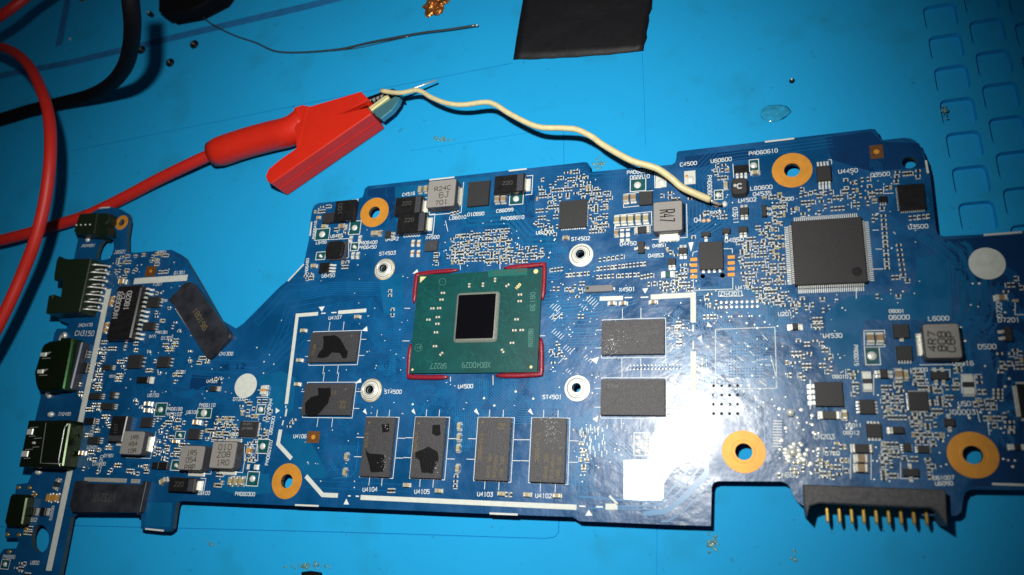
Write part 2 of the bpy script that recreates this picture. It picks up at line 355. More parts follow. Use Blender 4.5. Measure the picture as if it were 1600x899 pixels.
OUT = Ws(outline)
def circ(px, py, r, n=28): c = W(px, py); return [(c[0]+r*math.cos(2*math.pi*i/n), c[1]+r*math.sin(2*math.pi*i/n)) for i in range(n)]
RINGS = [(585, 332, 4.08, 1.60), (1237.5, 266, 4.08, 1.60), (1162, 706, 4.08, 1.60), (1520, 711, 4.08, 1.60), (448, 752, 4.08, 1.60), (190, 348, 2.3, 1.05)]
BH = [circ(x, y, ri) for x, y, ro, ri in RINGS]
BH += [circ(1420.5, 254, 1.35), circ(1098, 432, .5, 12), circ(1129, 430.5, .55, 12)]
BH += [Ws([(161, 376), (168, 372), (177, 375), (178, 388), (175, 398), (169, 405), (158, 407), (151, 403), (152, 393), (156, 382)])]
BH += [Ws([(63+13.5*math.cos(t*math.pi/10), 842-22*math.sin(t*math.pi/10)) for t in range(20)])]
for x, y in ((908, 399), (902, 607), (601, 421), (580, 610)): BH.append(circ(x, y, .9, 20))
mb = MB(); T = 1.1
plate(mb, OUT, BH, 0, 'mask'); n1 = len(mb.f)
bt = MB(); plate(bt, OUT, BH, -T, 'mask_dark')
n0 = len(mb.v); mb.v += bt.v
for f in bt.f: mb.f.append(tuple(n0+i for i in reversed(f))); mb.m.append(mb.mi('mask_dark'))
def wall(l, z0, z1, k, inner):
    if (signed(l) > 0) == inner: l = l[::-1]
    n0 = len(mb.v); c = len(l); mb.v += [(x, y, z0) for x, y in l]+[(x, y, z1) for x, y in l]
    for j in range(c): mb.f.append((n0+j, n0+(j+1) % c, n0+(j+1) % c+c, n0+j+c)); mb.m.append(mb.mi(k))
wall(OUT, -T, 0, 'edge', False)
for h in BH: wall(h, -T, 0, 'edge', True)
obj('board', mb, BR)
OCC = []     # occupied rectangles on the board
def occ(x0, y0, x1, y1): OCC.append((min(x0, x1), min(y0, y1), max(x0, x1), max(y0, y1)))
def free(x, y, m=.55): return not any(a-m < x < c+m and b-m < y < d+m for a, b, c, d in OCC)
def inside(x, y, poly=None):
    poly = poly or OUT; r = False; j = len(poly)-1
    for i in range(len(poly)):
        xi, yi = poly[i]; xj, yj = poly[j]
        if (yi > y) != (yj > y) and x < (xj-xi)*(y-yi)/(yj-yi)+xi: r = not r
        j = i
    return r
# copper mounting rings
for x, y, ro, ri in RINGS:
    c = W(x, y); m_ = MB()
    m_.annulus(*c, [(ro, 0), (ro-.04, .035), (ri*1.45, .035), (ri*1.38, .02), (ri*1.3, .035), (ri+.03, .035), (ri, 0.0), (ri, -.9)], 'copper', 48)
    occ(c[0]-ro, c[1]-ro, c[0]+ro, c[1]+ro)
    obj('mounting_ring', m_, BR, (*c, 0))
# standoffs
for x, y in ((908, 399), (902, 607), (601, 421), (580, 610)):
    c = W(x, y); m_ = MB(); m_.annulus(*c, [(2.8, 0), (2.76, .05), (2.2, .05)], 'ringtan' if x < 700 else 'tinbright', 40)
    occ(c[0]-2.8, c[1]-2.8, c[0]+2.8, c[1]+2.8)
    base = obj('standoff', m_, BR, (*c, 0)); m2 = MB()
    m2.annulus(*c, [(2.45, .05), (2.4, .35), (2.05, .42), (1.95, .36), (1.75, .36), (1.70, .75), (1.5, .85), (1.05, .85), (.95, .75), (.92, -1.2)], 'tinbright', 40)
    m2.annulus(*c, [(2.14, .425), (2.02, .425)], 'gloss_black', 40); m2.annulus(*c, [(1.30, .858), (1.20, .858)], 'gloss_black', 40); m2.annulus(*c, [(1.05, .856), (.93, .856), (.92, .3)], 'darksteel', 40)
    obj('threaded_sleeve', m2, base, (*c, 0))
# bare copper fiducial windows
for (x0, y0, x1, y1), r in (((1358, 228, 1381, 247), .55), ((481.5, 674, 498, 692.5), .55), ((229.5, 416.5, 242, 431.5), .5)):
    a = W(x0, y0); b = W(x1, y1); c = ((a[0]+b[0])/2, (a[1]+b[1])/2); m_ = MB(); m_.box(*a, *b, .012, .03, 'copper_dim')
    m_.cyl(*c, r, .03, .055, 'copper', 16); obj('fiducial_mark', m_, BR, (*c, 0)); occ(*a, *b)
# white round pads
for x, y, rx, ry in ((384, 603, 3.3, 3.1), (1542, 412, 3.05, 3.2)):
    c = W(x, y); m_ = MB(); n = 40
    m_.prism([(c[0]+rx*math.cos(2*math.pi*i/n), c[1]+ry*math.sin(2*math.pi*i/n)) for i in range(n)], .01, .05, 'paint')
    obj('white_round_pad', m_, BR, (*c, 0)); occ(c[0]-rx, c[1]-ry, c[0]+rx, c[1]+ry)
# ---------------------------------------------------------------- copper pours and traces under the mask
pour = MB()
POURS = [
 ([(1432, 405), (1474, 396), (1486, 425), (1487, 500), (1352, 500), (1346, 520), (1345, 600), (1312, 580), (1292, 545), (1290, 490), (1325, 463), (1380, 460), (1420, 459), (1431, 440)], 'mask_copper', .008),
 ([(443, 678), (478, 681), (492, 702), (512, 740), (505, 748), (480, 747), (460, 726), (440, 702)], 'mask_copper', .008),
 ([(618, 293), (672, 286), (692, 300), (690, 345), (672, 362), (640, 365), (618, 345)], 'mask_copper', .008),
 ([(500, 398), (590, 392), (588, 470), (500, 440)], 'mask', .009),
 ([(346, 738), (420, 741), (424, 770), (378, 776), (346, 766)], 'mask_copper', .008),
 ([(712, 280), (765, 276), (766, 330), (730, 330), (712, 322)], 'mask_copper', .008),
 ([(575, 296), (617, 292), (617, 340), (608, 345), (606, 318), (592, 308), (575, 308)], 'mask_dark', .008),
 ([(1070, 245), (1180, 232), (1180, 248), (1120, 254), (1095, 262), (1070, 262)], 'mask_dark', .008),
 ([(1290, 215), (1362, 206), (1378, 222), (1436, 224), (1448, 262), (1360, 268), (1300, 250)], 'mask_dark', .008),
 ([(1475, 375), (1600, 366), (1600, 490), (1570, 500), (1560, 470), (1530, 440), (1500, 440), (1490, 400)], 'mask_dark', .008),
 ([(1530, 470), (1600, 500), (1600, 760), (1512, 760), (1560, 700), (1558, 600)], 'mask_dark', .008),
 ([(230, 786), (270, 786), (266, 824), (226, 822)], 'mask_copper', .008),
 ([(440, 580), (462, 590), (458, 640), (445, 650), (420, 640), (400, 590)], 'mask_copper', .008),
 ([(300, 586), (345, 590), (345, 612), (296, 608)], 'mask_dark', .008),
 ([(592, 430), (632, 428), (628, 492), (600, 492)], 'mask_copper', .008),
 ([(965, 700), (985, 660), (1000, 655), (1000, 690), (970, 720), (905, 760), (900, 730)], 'mask', .008),
 ([(1088, 292), (1130, 300), (1120, 350), (1085, 360)], 'mask', .009),
 ([(935, 275), (975, 270), (978, 300), (960, 330), (958, 365), (935, 375)], 'mask', .009),
 ([(820, 300), (835, 300), (835, 340), (820, 340)], 'mask_dark', .008),
]
for i, (P, k, z) in enumerate(POURS):
    P = Ws(P); hs = [[(sum(p[0] for p in h)/len(h)+(q[0]-sum(p[0] for p in h)/len(h))*1.08, sum(p[1] for p in h)/len(h)+(q[1]-sum(p[1] for p in h)/len(h))*1.08) for q in h] for h in BH if inside(h[0][0], h[0][1], P) and inside(h[len(h)//2][0], h[len(h)//2][1], P)]
    plate(pour, P, hs, .008+.0004*i, k)
obj('copper_pour', pour, BR, kind='stuff')
tr = MB()
def off_line(P, d):
    out = []
    for i, p in enumerate(P):
        a = Vector(P[max(i-1, 0)]); b = Vector(p); c = Vector(P[min(i+1, len(P)-1)]); d1 = b-a; d2 = c-b
        if d1.length < 1e-6: d1 = d2
        if d2.length < 1e-6: d2 = d1
        d1.normalize(); d2.normalize(); t = d1+d2
        t = t.normalized() if t.length > .3 else d1
        nn = Vector((-t.y, t.x)); q = b+nn*(d/max(.5, nn.dot(Vector((-d1.y, d1.x))))); out.append((q.x, q.y))
    return out
NB = [0]
def rib(Q, wd, z, k):
    """ribbon kept on the board: cut where it would leave the outline or cross a hole"""
    NB[0] += 1; z = .016+(NB[0] % 60)*.0005; F = []
    for a, b in zip(Q, Q[1:]):
        n = max(1, int(math.hypot(b[0]-a[0], b[1]-a[1])/1.2)); F += [(a[0]+(b[0]-a[0])*j/n, a[1]+(b[1]-a[1])*j/n, j == 0) for j in range(n)]
    F.append((*Q[-1], True)); run = []
    def ok(x, y): return inside(x, y) and all(inside(x+dx, y+dy) for dx, dy in ((wd+.3, 0), (-wd-.3, 0), (0, wd+.3), (0, -wd-.3))) and not any(math.hypot(x-h[0], y-h[1]) < h[2] for h in KEEP)
    for x, y, c in F+[(None, None, True)]:
        if x is None or not ok(x, y):
            if len(run) > 1:
                K_ = [run[0][:2]]+[p[:2] for p in run[1:-1] if p[2]]+[run[-1][:2]]; tr.ribbon(K_, wd, z, k)
            run = []
        else: run.append((x, y, c))
KEEP = [(*W(x, y), ro+.2) for x, y, ro, ri in RINGS]+[(*W(x, y), 3.0) for x, y in ((908, 399), (902, 607), (601, 421), (580, 610))]+[(*W(1420.5, 254), 1.7), (*W(1098, 432), .8), (*W(1129, 430.5), .8)]
def bundle(pts, n, pitch, wd=.14, k='trace', z=.024):
    P = Ws(pts)
    for i in range(n): rib(off_line(P, (i-(n-1)/2)*pitch), wd, z, k)
B = bundle
B([(722, 318), (736, 342), (800, 339), (826, 371), (872, 370)], 4, 1.15, .62, 'mask_copper')
B([(430, 466), (520, 451), (600, 452), (628, 470), (640, 476)], 7, .55, .12, 'trace_dim')
B([(470, 458), (545, 447), (590, 448), (618, 492), (642, 500)], 5, .55, .12, 'trace_dim')
B([(510, 488), (575, 478), (600, 512), (644, 512)], 8, .5, .12, 'trace_dim')
B([(575, 505), (606, 540), (640, 541)], 8, .55, .12, 'trace_dim')
B([(745, 592), (745, 618), (728, 640), (726, 700)], 12, .45, .11)
B([(700, 594), (700, 620), (680, 650), (640, 650)], 10, .5, .11, 'trace_dim')
B([(775, 594), (775, 610), (812, 642), (880, 642)], 12, .5, .12)
B([(830, 592), (900, 648), (960, 700), (985, 725)], 8, .6, .13)
B([(600, 640), (640, 608), (660, 600)], 12, .5, .11, 'trace_dim')
B([(760, 640), (760, 655), (745, 680)], 6, .4, .1)
B([(850, 430), (870, 430), (885, 415)], 4, .7, .13)
B([(930, 455), (900, 470), (850, 475)], 6, .8, .13)
B([(990, 460), (940, 478), (852, 486)], 7, .7, .14)
B([(860, 500), (935, 497)], 8, .9, .14)
B([(850, 555), (880, 530), (935, 528)], 7, .6, .14)
B([(925, 425), (950, 405), (1000, 400), (1030, 400)], 4, .6, .13)
B([(935, 368), (940, 345), (960, 330), (962, 275), (945, 262), (850, 268)], 5, .7, .12, 'trace_dim')
B([(925, 270), (1050, 262)], 4, .9, .13, 'trace_dim')
B([(1085, 352), (1086, 310), (1082, 282), (1122, 240), (1300, 216)], 6, .8, .14, 'trace_dim')
B([(1075, 400), (1082, 370), (1120, 345), (1130, 300)], 5, .8, .13)
B([(1420, 345), (1475, 380), (1500, 400), (1503, 462)], 7, .7, .15, 'trace_dim')
B([(1450, 360), (1500, 392), (1522, 440), (1520, 490), (1495, 530), (1500, 620)], 3, 1.7, .9, 'mask_copper')
B([(1560, 440), (1548, 500), (1520, 540), (1525, 600)], 3, 1.2, .5, 'mask')
B([(1090, 456), (1165, 452), (1192, 458), (1207, 476), (1208, 520)], 2, 1.0, .9, 'mask_copper')
B([(1122, 466), (1182, 464), (1195, 474), (1196, 500)], 4, .55, .14)
B([(1110, 465), (1100, 500), (1112, 540)], 5, .7, .14, 'trace_dim')
B([(1005, 803), (1040, 800), (1072, 776), (1104, 742), (1106, 640)], 1, 1, .9, 'trace')
B([(960, 792), (1035, 790), (1060, 770), (1092, 733), (1100, 712), (1106, 640)], 1, 1, .35)
B([(905, 776), (1032, 786), (1085, 722), (1085, 650)], 1, 1, .35)
B([(920, 803), (1040, 806), (1064, 790), (1112, 740)], 2, 2.2, .25)
B([(1190, 640), (1190, 690), (1205, 700)], 6, 1.1, .18)
B([(880, 650), (880, 700), (905, 735), (905, 770)], 5, .8, .16)
B([(455, 755), (560, 760), (640, 763)], 2, 1.5, .12, 'trace_dim')
B([(520, 748), (548, 745), (556, 735), (560, 690)], 1, 1.5, .14)
B([(300, 575), (400, 580), (430, 560), (470, 520)], 4, 1.6, .16, 'trace_dim')
B([(395, 500), (450, 440), (500, 438)], 4, 1.7, .16, 'trace_dim')
B([(420, 560), (440, 520), (455, 480), (520, 468)], 3, 1.5, .14, 'trace_dim')
B([(1560, 560), (1548, 640), (1570, 700)], 3, 1.4, .5, 'mask')
B([(1300, 600), (1296, 650), (1310, 700), (1308, 745)], 4, 1.2, .3, 'mask_copper')
B([(1200, 560), (1240, 590), (1250, 650)], 4, 1.0, .18, 'mask_copper')
B([(590, 780), (900, 796)], 1, 1, .18, 'mask_copper')
rnd = random.Random(3)
def scribble(px, n, k='trace_dim', wd=.11, step=1.6, keep=None):
    """random 45-degree routing inside a photo-space polygon"""
    P = Ws(px); xs = [p[0] for p in P]; ys = [p[1] for p in P]
    for _ in range(n):
        x = rnd.uniform(min(xs), max(xs)); y = rnd.uniform(min(ys), max(ys))
        if not inside(x, y, P): continue
        a = rnd.choice([0, 45, 90, 135, 180, 225, 270, 315]); q = [(x, y)]; m_ = rnd.choice((1, 2, 3, 4))
        for s_ in range(rnd.randint(2, 4)):
            l = rnd.uniform(.5, 1)*step*(2 if s_ == 1 else 1); x += l*math.cos(math.radians(a)); y += l*math.sin(math.radians(a)); q.append((x, y)); a += rnd.choice((-45, 45))
        for i in range(m_): rib(off_line(q, i*.42), wd, .022, k)
def meander(px, py, w_, n, amp, rot=0, k='trace'):
    c = Vector(W(px, py)); R2 = Matrix.Rotation(math.radians(rot), 2); q = []
    for i in range(n):
        for dx, dy in ((0, -amp), (0, amp), (w_/2, amp), (w_/2, -amp)): q.append(tuple(c+R2@Vector((i*w_+dx, dy))))
    rib(q, .1, .023, k)
for a in ((700, 640), (712, 655), (690, 662), (660, 640), (640, 625), (820, 655), (862, 600), (858, 560), (862, 520), (820, 620), (800, 625), (866, 380), (857, 392), (612, 585), (625, 560), (590, 575), (530, 700), (515, 720), (780, 650), (760, 700), (716, 700), (640, 700), (870, 470)):
    meander(*a, rnd.uniform(.85, 1.1), rnd.randint(3, 6), rnd.uniform(.4, .8), rnd.choice((0, 45, 90, -45)))
scribble([(560, 480), (640, 470), (640, 600), (700, 600), (880, 600), (880, 650), (560, 650)], 260)
scribble([(850, 400), (935, 430), (935, 640), (850, 640)], 130)
scribble([(480, 640), (560, 650), (560, 770), (505, 770)], 40)
scribble([(640, 370), (860, 365), (900, 420), (650, 425)], 110)
scribble([(890, 640), (960, 655), (975, 720), (900, 770)], 70, 'trace')
scribble([(1040, 490), (1080, 490), (1080, 600), (1040, 600)], 26, 'trace', .14)
scribble([(1085, 460), (1220, 460), (1220, 620), (1090, 640)], 110, 'trace', .14)
scribble([(1130, 330), (1230, 330), (1230, 470), (1060, 470), (1050, 380)], 160)
scribble([(1220, 460), (1290, 460), (1290, 620), (1220, 640)], 60)
scribble([(1310, 580), (1500, 580), (1500, 750), (1310, 750)], 130, 'trace_dim', .14)
scribble([(1370, 260), (1450, 280), (1450, 360), (1370, 460)], 70, 'trace_dim')
scribble([(140, 530), (300, 540), (350, 600), (440, 640), (400, 770), (140, 745)], 170, 'trace_dim', .14)
scribble([(180, 395), (290, 405), (340, 560), (150, 560)], 70, 'trace_dim', .14)
scribble([(1500, 400), (1600, 480), (1600, 720), (1560, 740), (1500, 600)], 70, 'trace_dim', .15)
scribble([(590, 300), (900, 265), (910, 370), (600, 380)], 60)
obj('copper_traces', tr, BR, kind='stuff')

# ---------------------------------------------------------------- chips and bigger parts
def rect(x0, y0, x1, y1, h):
    a = W(x0, y0, h); b = W(x1, y1, h); return min(a[0], b[0]), min(a[1], b[1]), max(a[0], b[0]), max(a[1], b[1])
silk = MB()
def mark(mb_, s, p, h, k, hr=1.45, wd=None):
    text(mb_, s, W(p[0], p[1], h), W(p[2], p[3], h), h, k, hr, wd)
def chip(name, px, h, k='plastic', label=None, pins='', npin=4, pl=.5, ch=.06, pw=.2, pk_='tin', marks=(), pin1=None, z0=.08):
    x0, y0, x1, y1 = rect(*px, h); c = ((x0+x1)/2, (y0+y1)/2, 0); m_ = MB(); m_.box(x0, y0, x1, y1, z0, h, k, ch)
    occ(x0-.3, y0-.3, x1+.3, y1+.3)
    if pin1:
        q = W(*pin1[:2], h); m_.disc(q[0], q[1], pin1[2], h+.006, pin1[3] if len(pin1) > 3 else 'gloss_black', 14)
    for mk in marks: mark(m_, mk[0], mk[1:5], h+.008, mk[5], mk[6] if len(mk) > 6 else 1.45, mk[7] if len(mk) > 7 else None)
    o = obj(name, m_, BR, c, label)
    p_ = MB()
    for s_ in pins:
        for i in range(npin if isinstance(npin, int) else npin[s_]):
            n_ = npin if isinstance(npin, int) else npin[s_]; t = (i+.5)/n_
            if s_ in 'lr':
                y = y0+(y1-y0)*(.04+.92*t); xa, xb = (x0, x0-pl) if s_ == 'l' else (x1, x1+pl); pin(p_, xa, y, xb, y, pw, h, pk_)
            else:
                x = x0+(x1-x0)*(.04+.92*t); ya, yb = (y1, y1+pl) if s_ == 't' else (y0, y0-pl); pin(p_, x, ya, x, yb, pw, h, pk_)
    if pins:
        many = (npin if isinstance(npin, int) else max(npin.values())) > 8 or pw < .5
        occ(x0-pl, y0-pl, x1+pl, y1+pl)
        obj('pins', p_, o, c, kind='stuff')
    return o, (x0, y0, x1, y1)
def pin(p_, xa, ya, xb, yb, pw, h, k):
    """gull-wing lead from the body edge down to the pad"""
    hz = h*.45; a = Vector((xa, ya)); b = Vector((xb, yb)); d = b-a; n = Vector((-d.y, d.x)).normalized()*pw/2
    pr = [(0, hz), (.3, hz), (.45, .08), (1, .06)]
    top = [(a+d*t, z) for t, z in pr]; th = .1
    rings = []
    for q, z in top: rings.append([(q.x+n.x, q.y+n.y, z), (q.x-n.x, q.y-n.y, z), (q.x-n.x, q.y-n.y, z-th if z > .2 else .0), (q.x+n.x, q.y+n.y, z-th if z > .2 else .0)])
    p_.quad_strip(rings, k)
def sizechip(cx, cy, w_, h_, hh):   # px rect of given centre
    return None
# memory chips ------------------------------------------------------
MH = 1.1
def memory(corners, land, marks=(), res=(), dots=(), label=None):
    q = Ws(corners, MH); cx = sum(p[0] for p in q)/4; cy = sum(p[1] for p in q)/4
    w_, h_ = (13.3, 7.5) if land else (7.5, 13.3)
    m_ = MB(); m_.box(cx-w_/2, cy-h_/2, cx+w_/2, cy+h_/2, .25, MH, 'mem', .05)
    m_.box(cx-w_/2+.5, cy-h_/2+.5, cx+w_/2-.5, cy+h_/2-.5, .0, .25, 'gloss_black')
    for mk in marks: mark(m_, mk[0], mk[1:5], MH+.008, mk[5], mk[6] if len(mk) > 6 else 1.4, .1)
    for x, y, r, k in dots: a = W(x, y, MH); m_.disc(a[0], a[1], r, MH+.006, k, 12)
    o = obj('memory_chip', m_, BR, (cx, cy, 0), label); occ(cx-w_/2-.5, cy-h_/2-.5, cx+w_/2+.5, cy+h_/2+.5)
    for P in res:
        r_ = MB(); Q = Ws(P, MH)
        Q2 = []
        for i in range(len(Q)):
            a = Vector(Q[i]); b = Vector(Q[(i+1) % len(Q)]); Q2.append(tuple(a)); mid = (a+b)/2; Q2.append((mid.x+rnd.uniform(-.12, .12), mid.y+rnd.uniform(-.12, .12)))
        r_.prism(Q2, MH+.001, MH+.05, 'flux', .02); obj('flux_residue', r_, o, (cx, cy, 0), 'glossy black flux stain')
    # footprint outline
    a, b = (w_/2+(.5 if not land else .15)), (h_/2+(.5 if land else .15))
    silk.ribbon([(cx-a, cy-b), (cx+a, cy-b), (cx+a, cy+b), (cx-a, cy+b), (cx-a, cy-b)], .13, .056, 'silk')
    if land:
        for dx in (-2.4, 1.6): silk.ribbon([(cx+dx, cy+b), (cx+dx, cy+b+2.4)], .13, .056, 'silk'); silk.ribbon([(cx+dx, cy-b), (cx+dx, cy-b-2.2)], .13, .056, 'silk')
        for dy in (-2, 2): silk.ribbon([(cx+a, cy+dy), (cx+a+1.6, cy+dy)], .13, .056, 'silk'); silk.ribbon([(cx-a, cy+dy), (cx-a-1.4, cy+dy)], .13, .056, 'silk')
    else:
        for dy in (-2.3, 2.1): silk.ribbon([(cx+a, cy+dy), (cx+a+2.0, cy+dy)], .13, .056, 'silk'); silk.ribbon([(cx-a, cy+dy), (cx-a-2.0, cy+dy)], .13, .056, 'silk')
        for dx in (-1.6, 1.6): silk.ribbon([(cx+dx, cy+b), (cx+dx, cy+b+1.7)], .13, .056, 'silk'); silk.ribbon([(cx+dx, cy-b), (cx+dx, cy-b-1.7)], .13, .056, 'silk')
    return o
def z4(l): return [(420+x/4.087, 420+y/4.087) for x, y in l]
def z5(l): return [(440+x/3.2, 620+y/3.2) for x, y in l]
memory([(484, 519), (562, 517), (555, 567), (480, 567)], True, marks=[('E7', 538, 528, 530, 528, 'ink_dark'), ('691', 490, 539, 490, 547, 'ink_gold'), ('S1', 487, 549, 487, 556, 'ink_gold')],
       res=[z4([(345, 432), (420, 425), (455, 448), (480, 490), (505, 530), (498, 572), (470, 572), (450, 538), (405, 535), (380, 560), (340, 572), (308, 568), (318, 540), (345, 510), (350, 470)])], dots=[(549.6, 525, .22, 'ink_gold')], label='upper left memory chip with a horseshoe of black residue')
memory([(477.5, 600), (549.7, 600), (548, 649), (470, 647)], True, marks=[('E7', 525, 611, 518, 611, 'ink_gold'), ('K4', 531, 639, 539, 639, 'ink_gold'), ('5M', 531, 632, 539, 632, 'ink_gold')],
       res=[z4([(312, 762), (392, 760), (398, 800), (380, 860), (340, 905), (310, 935), (268, 940), (232, 925), (232, 860), (270, 820), (315, 808)])], dots=[(540, 608.5, .22, 'ink_gold')], label='lower left memory chip with a black residue smear')
memory([(570, 651), (618, 652), (610, 746.5), (560, 745)], False, marks=[('E7X45', 571, 677, 569.5, 699, 'ink_gold')],
       res=[z5([(420, 262), (440, 285), (512, 290), (517, 330), (508, 375), (445, 378), (432, 320)]), z5([(500, 138), (535, 135), (538, 175), (505, 180)])], dots=[(577, 660.5, .25, 'ink_gold')], label='memory chip with two black residue patches, nearest the copper ring')
memory([(648, 653), (696, 651), (690, 748), (640, 746.5)], False, marks=[('E7X4588', 648.5, 677, 646.5, 708, 'ink_gold')],
       res=[z5([(668, 278), (735, 250), (780, 275), (786, 310), (770, 350), (755, 386), (700, 380), (690, 320), (668, 305)]), z5([(755, 142), (792, 140), (796, 190), (770, 196), (753, 185)])], dots=[(654.5, 661.5, .25, 'ink_gold')], label='memory chip with a large round black residue patch')
memory([(748, 651), (799, 653), (792.5, 753), (739, 750)], False, marks=[('E7X4588C', 749.5, 678, 746.5, 720, 'ink_gold'), ('SEC 804', 783, 714, 780, 746, 'ink_gold'), ('K4B4G16', 773, 712, 769.5, 746, 'ink_gold'), ('46E BYK0', 763.5, 709, 760, 746, 'ink_gold'), ('E2', 779, 662, 778, 671, 'ink_gold'), ('S4', 784.5, 662, 783.5, 671, 'ink_gold')], dots=[(754, 660, .25, 'ink_gold')], label='memory chip with clean gold-brown lettering')
memory([(830.6, 653), (887, 653), (881, 756), (827, 753)], False, marks=[('E7X4588C', 838, 678, 836, 722, 'ink_gold'), ('SEC 804', 872, 714, 869, 748, 'ink_gold'), ('K4B4G16', 862, 712, 859, 748, 'ink_gold'), ('46E BYK0', 852, 709, 849, 748, 'ink_gold')], label='memory chip speckled with shiny droplets at its upper end')
memory([(938.4, 501), (1039, 498), (1040, 552.6), (938.4, 556)], True, marks=[('SEC 804', 999, 511, 1028, 511, 'gloss_black'), ('K4B4G16', 996, 523, 1028, 522, 'gloss_black'), ('46E', 994, 534, 1010, 533.5, 'gloss_black'), ('E7', 953, 514, 963, 513.5, 'gloss_black')], label='upper right memory chip speckled with shiny droplets at its left end')
memory([(938.4, 592.4), (1039.6, 593.5), (1039, 649), (938, 648)], True, marks=[('E7X4', 950, 606, 966, 606, 'gloss_black')], label='lower right memory chip beside the glare')
sp = MB()
def speck(cx, cy, rx, ry, n, k='blob'):
    for _ in range(n):
        x = rnd.gauss(cx, rx); y = rnd.gauss(cy, ry); a = W(x, y, MH); sp.dome(a[0], a[1], rnd.uniform(.06, .17), MH+.001, .09, k, 6)
speck(862, 672, 8, 11, 90); speck(955, 538, 8, 8, 80); speck(962, 528, 14, 12, 25); speck(598, 726, 4, 6, 14); speck(604, 668, 2.5, 3, 10); speck(681, 728, 1.5, 4, 10)
obj('droplets', sp, BR, kind='stuff', smooth=True)
# white tape-like side of memory chips (whitish residue on right sides)
# processor ---------------------------------------------------------
PH = .95
q = Ws([(655.6, 431), (845, 418), (838, 582.4), (640, 583.5)], PH); pcx = sum(p[0] for p in q)/4; pcy = sum(p[1] for p in q)/4
def zc(x, y): return 640+x/4.496, 400+y/4.496
m_ = MB(); m_.box(pcx-15.5, pcy-12, pcx+15.5, pcy+12, .45, PH, 'pkg_edge', .05, top='pkg')
m_.box(pcx-14.8, pcy-11.4, pcx+14.8, pcy+11.4, .0, .45, 'hole')
m_.box(pcx-15.15, pcy-11.65, pcx+15.15, pcy+11.65, PH-.1, PH+.006, 'pkg')
occ(pcx-17, pcy-13.5, pcx+17, pcy+13.5)
a = W(*zc(553, 106), PH); b = W(*zc(826, 128), PH); m_.box(a[0], a[1]+.15, b[0], b[1]-.2, PH, PH+.012, 'pkg_light')
mark(m_, 'E10 I0 L1484H', (*zc(600, 130), *zc(820, 112)), PH+.016, 'ink_dark', 1.6, .12)
mark(m_, 'SR2Z7', (*zc(260, 755), *zc(150, 757)), PH+.012, 'ink_pkg', 1.9)
mark(m_, 'X804D029', (*zc(567, 748), *zc(372, 750)), PH+.012, 'ink_pkg', 1.9)
mark(m_, '06138', (*zc(850, 258), *zc(848, 385)), PH+.012, 'ink_pkg', 1.6)
mark(m_, 'MG1H1N', (*zc(842, 515), *zc(838, 632)), PH+.012, 'ink_pkg', 1.3)
m_.ribbon([W(*zc(x, y), PH) for x, y in ((838, 513), (868, 513), (862, 640), (836, 640), (838, 513))], .1, PH+.012, 'ink_pkg')
mark(m_, '100', (*zc(752, 238), *zc(782, 203)), PH+.012, 'gold_ink', 1.3, .22)
m_.face([(*W(*zc(x, y), PH), PH+.013) for x, y in ((73, 190), (118, 147), (75, 146))], 'gold_ink')
for x, y, r in ((887, 109, .55), (853, 781, .33), (20, 800, .28)): c = W(*zc(x, y), PH); m_.disc(c[0], c[1], r, PH+.013, 'gold_ink', 16)
for x, y, r in ((63, 645, 26), (231, 183, 24)):
    m_.ribbon([W(*zc(x+r*math.cos(t*math.pi/8), y+r*math.sin(t*math.pi/8)), PH) for t in range(17)], .08, PH+.012, 'ink_pkg')
mark(m_, 'E1', (*zc(78, 636), *zc(52, 636)), PH+.012, 'ink_pkg', 1.2, .1)
for P in ([(60, 330), (200, 320), (270, 350), (280, 400), (200, 420), (60, 430)], [(60, 520), (180, 500), (280, 540), (280, 600), (120, 590), (60, 560)], [(380, 150), (520, 130), (640, 180), (620, 250), (400, 255)]):
    pass
cpu = obj('processor', m_, BR, (pcx, pcy, 0), 'large green processor package with a bare black die')
# fine package routing
m_ = MB()
for _ in range(260):
    x = rnd.uniform(-13.5, 13.5); y = rnd.uniform(-10.5, 10.5)
    ax = -2.2
    if abs(x-ax) < 6.4 and abs(y) < 6.6: continue
    ang = math.degrees(math.atan2(y, x-ax)); ang = round(ang/45)*45; q = [(pcx+x, pcy+y)]
    for s_ in range(3):
        l = rnd.uniform(.4, 1.2); x += l*math.cos(math.radians(ang)); y += l*math.sin(math.radians(ang)); x = max(-14.6, min(14.6, x)); y = max(-11.2, min(11.2, y)); q.append((pcx+x, pcy+y)); ang += rnd.choice((-45, 45))
    m_.ribbon(q, .06, PH+.0095, 'pkg_light')
obj('package_traces', m_, cpu, (pcx, pcy, 0), kind='stuff')
dh = PH+.75
a = W(*zc(345, 276), dh); b = W(*zc(585, 577), dh); m_ = MB(); m_.box(a[0], a[1], b[0], b[1], PH+.05, dh, 'die', .02)
obj('die', m_, cpu, ((a[0]+b[0])/2, (a[1]+b[1])/2, PH), 'mirror-black silicon die')
m_ = MB(); g = .75; X0, Y1, X1, Y0 = a[0], a[1], b[0], b[1]
rings = []
for e, z in ((g, PH+.005), (g*.75, PH+.3), (g*.3, PH+.55), (0.0, PH+.62)):
    rings.append([(x, y, z) for x, y in rrect(X0-e, Y0-e, X1+e, Y1+e, .25+e*.8)])
m_.quad_strip(rings, 'glue_clear', caps=False); obj('underfill_bead', m_, cpu, (X0, Y0, PH), smooth=True)
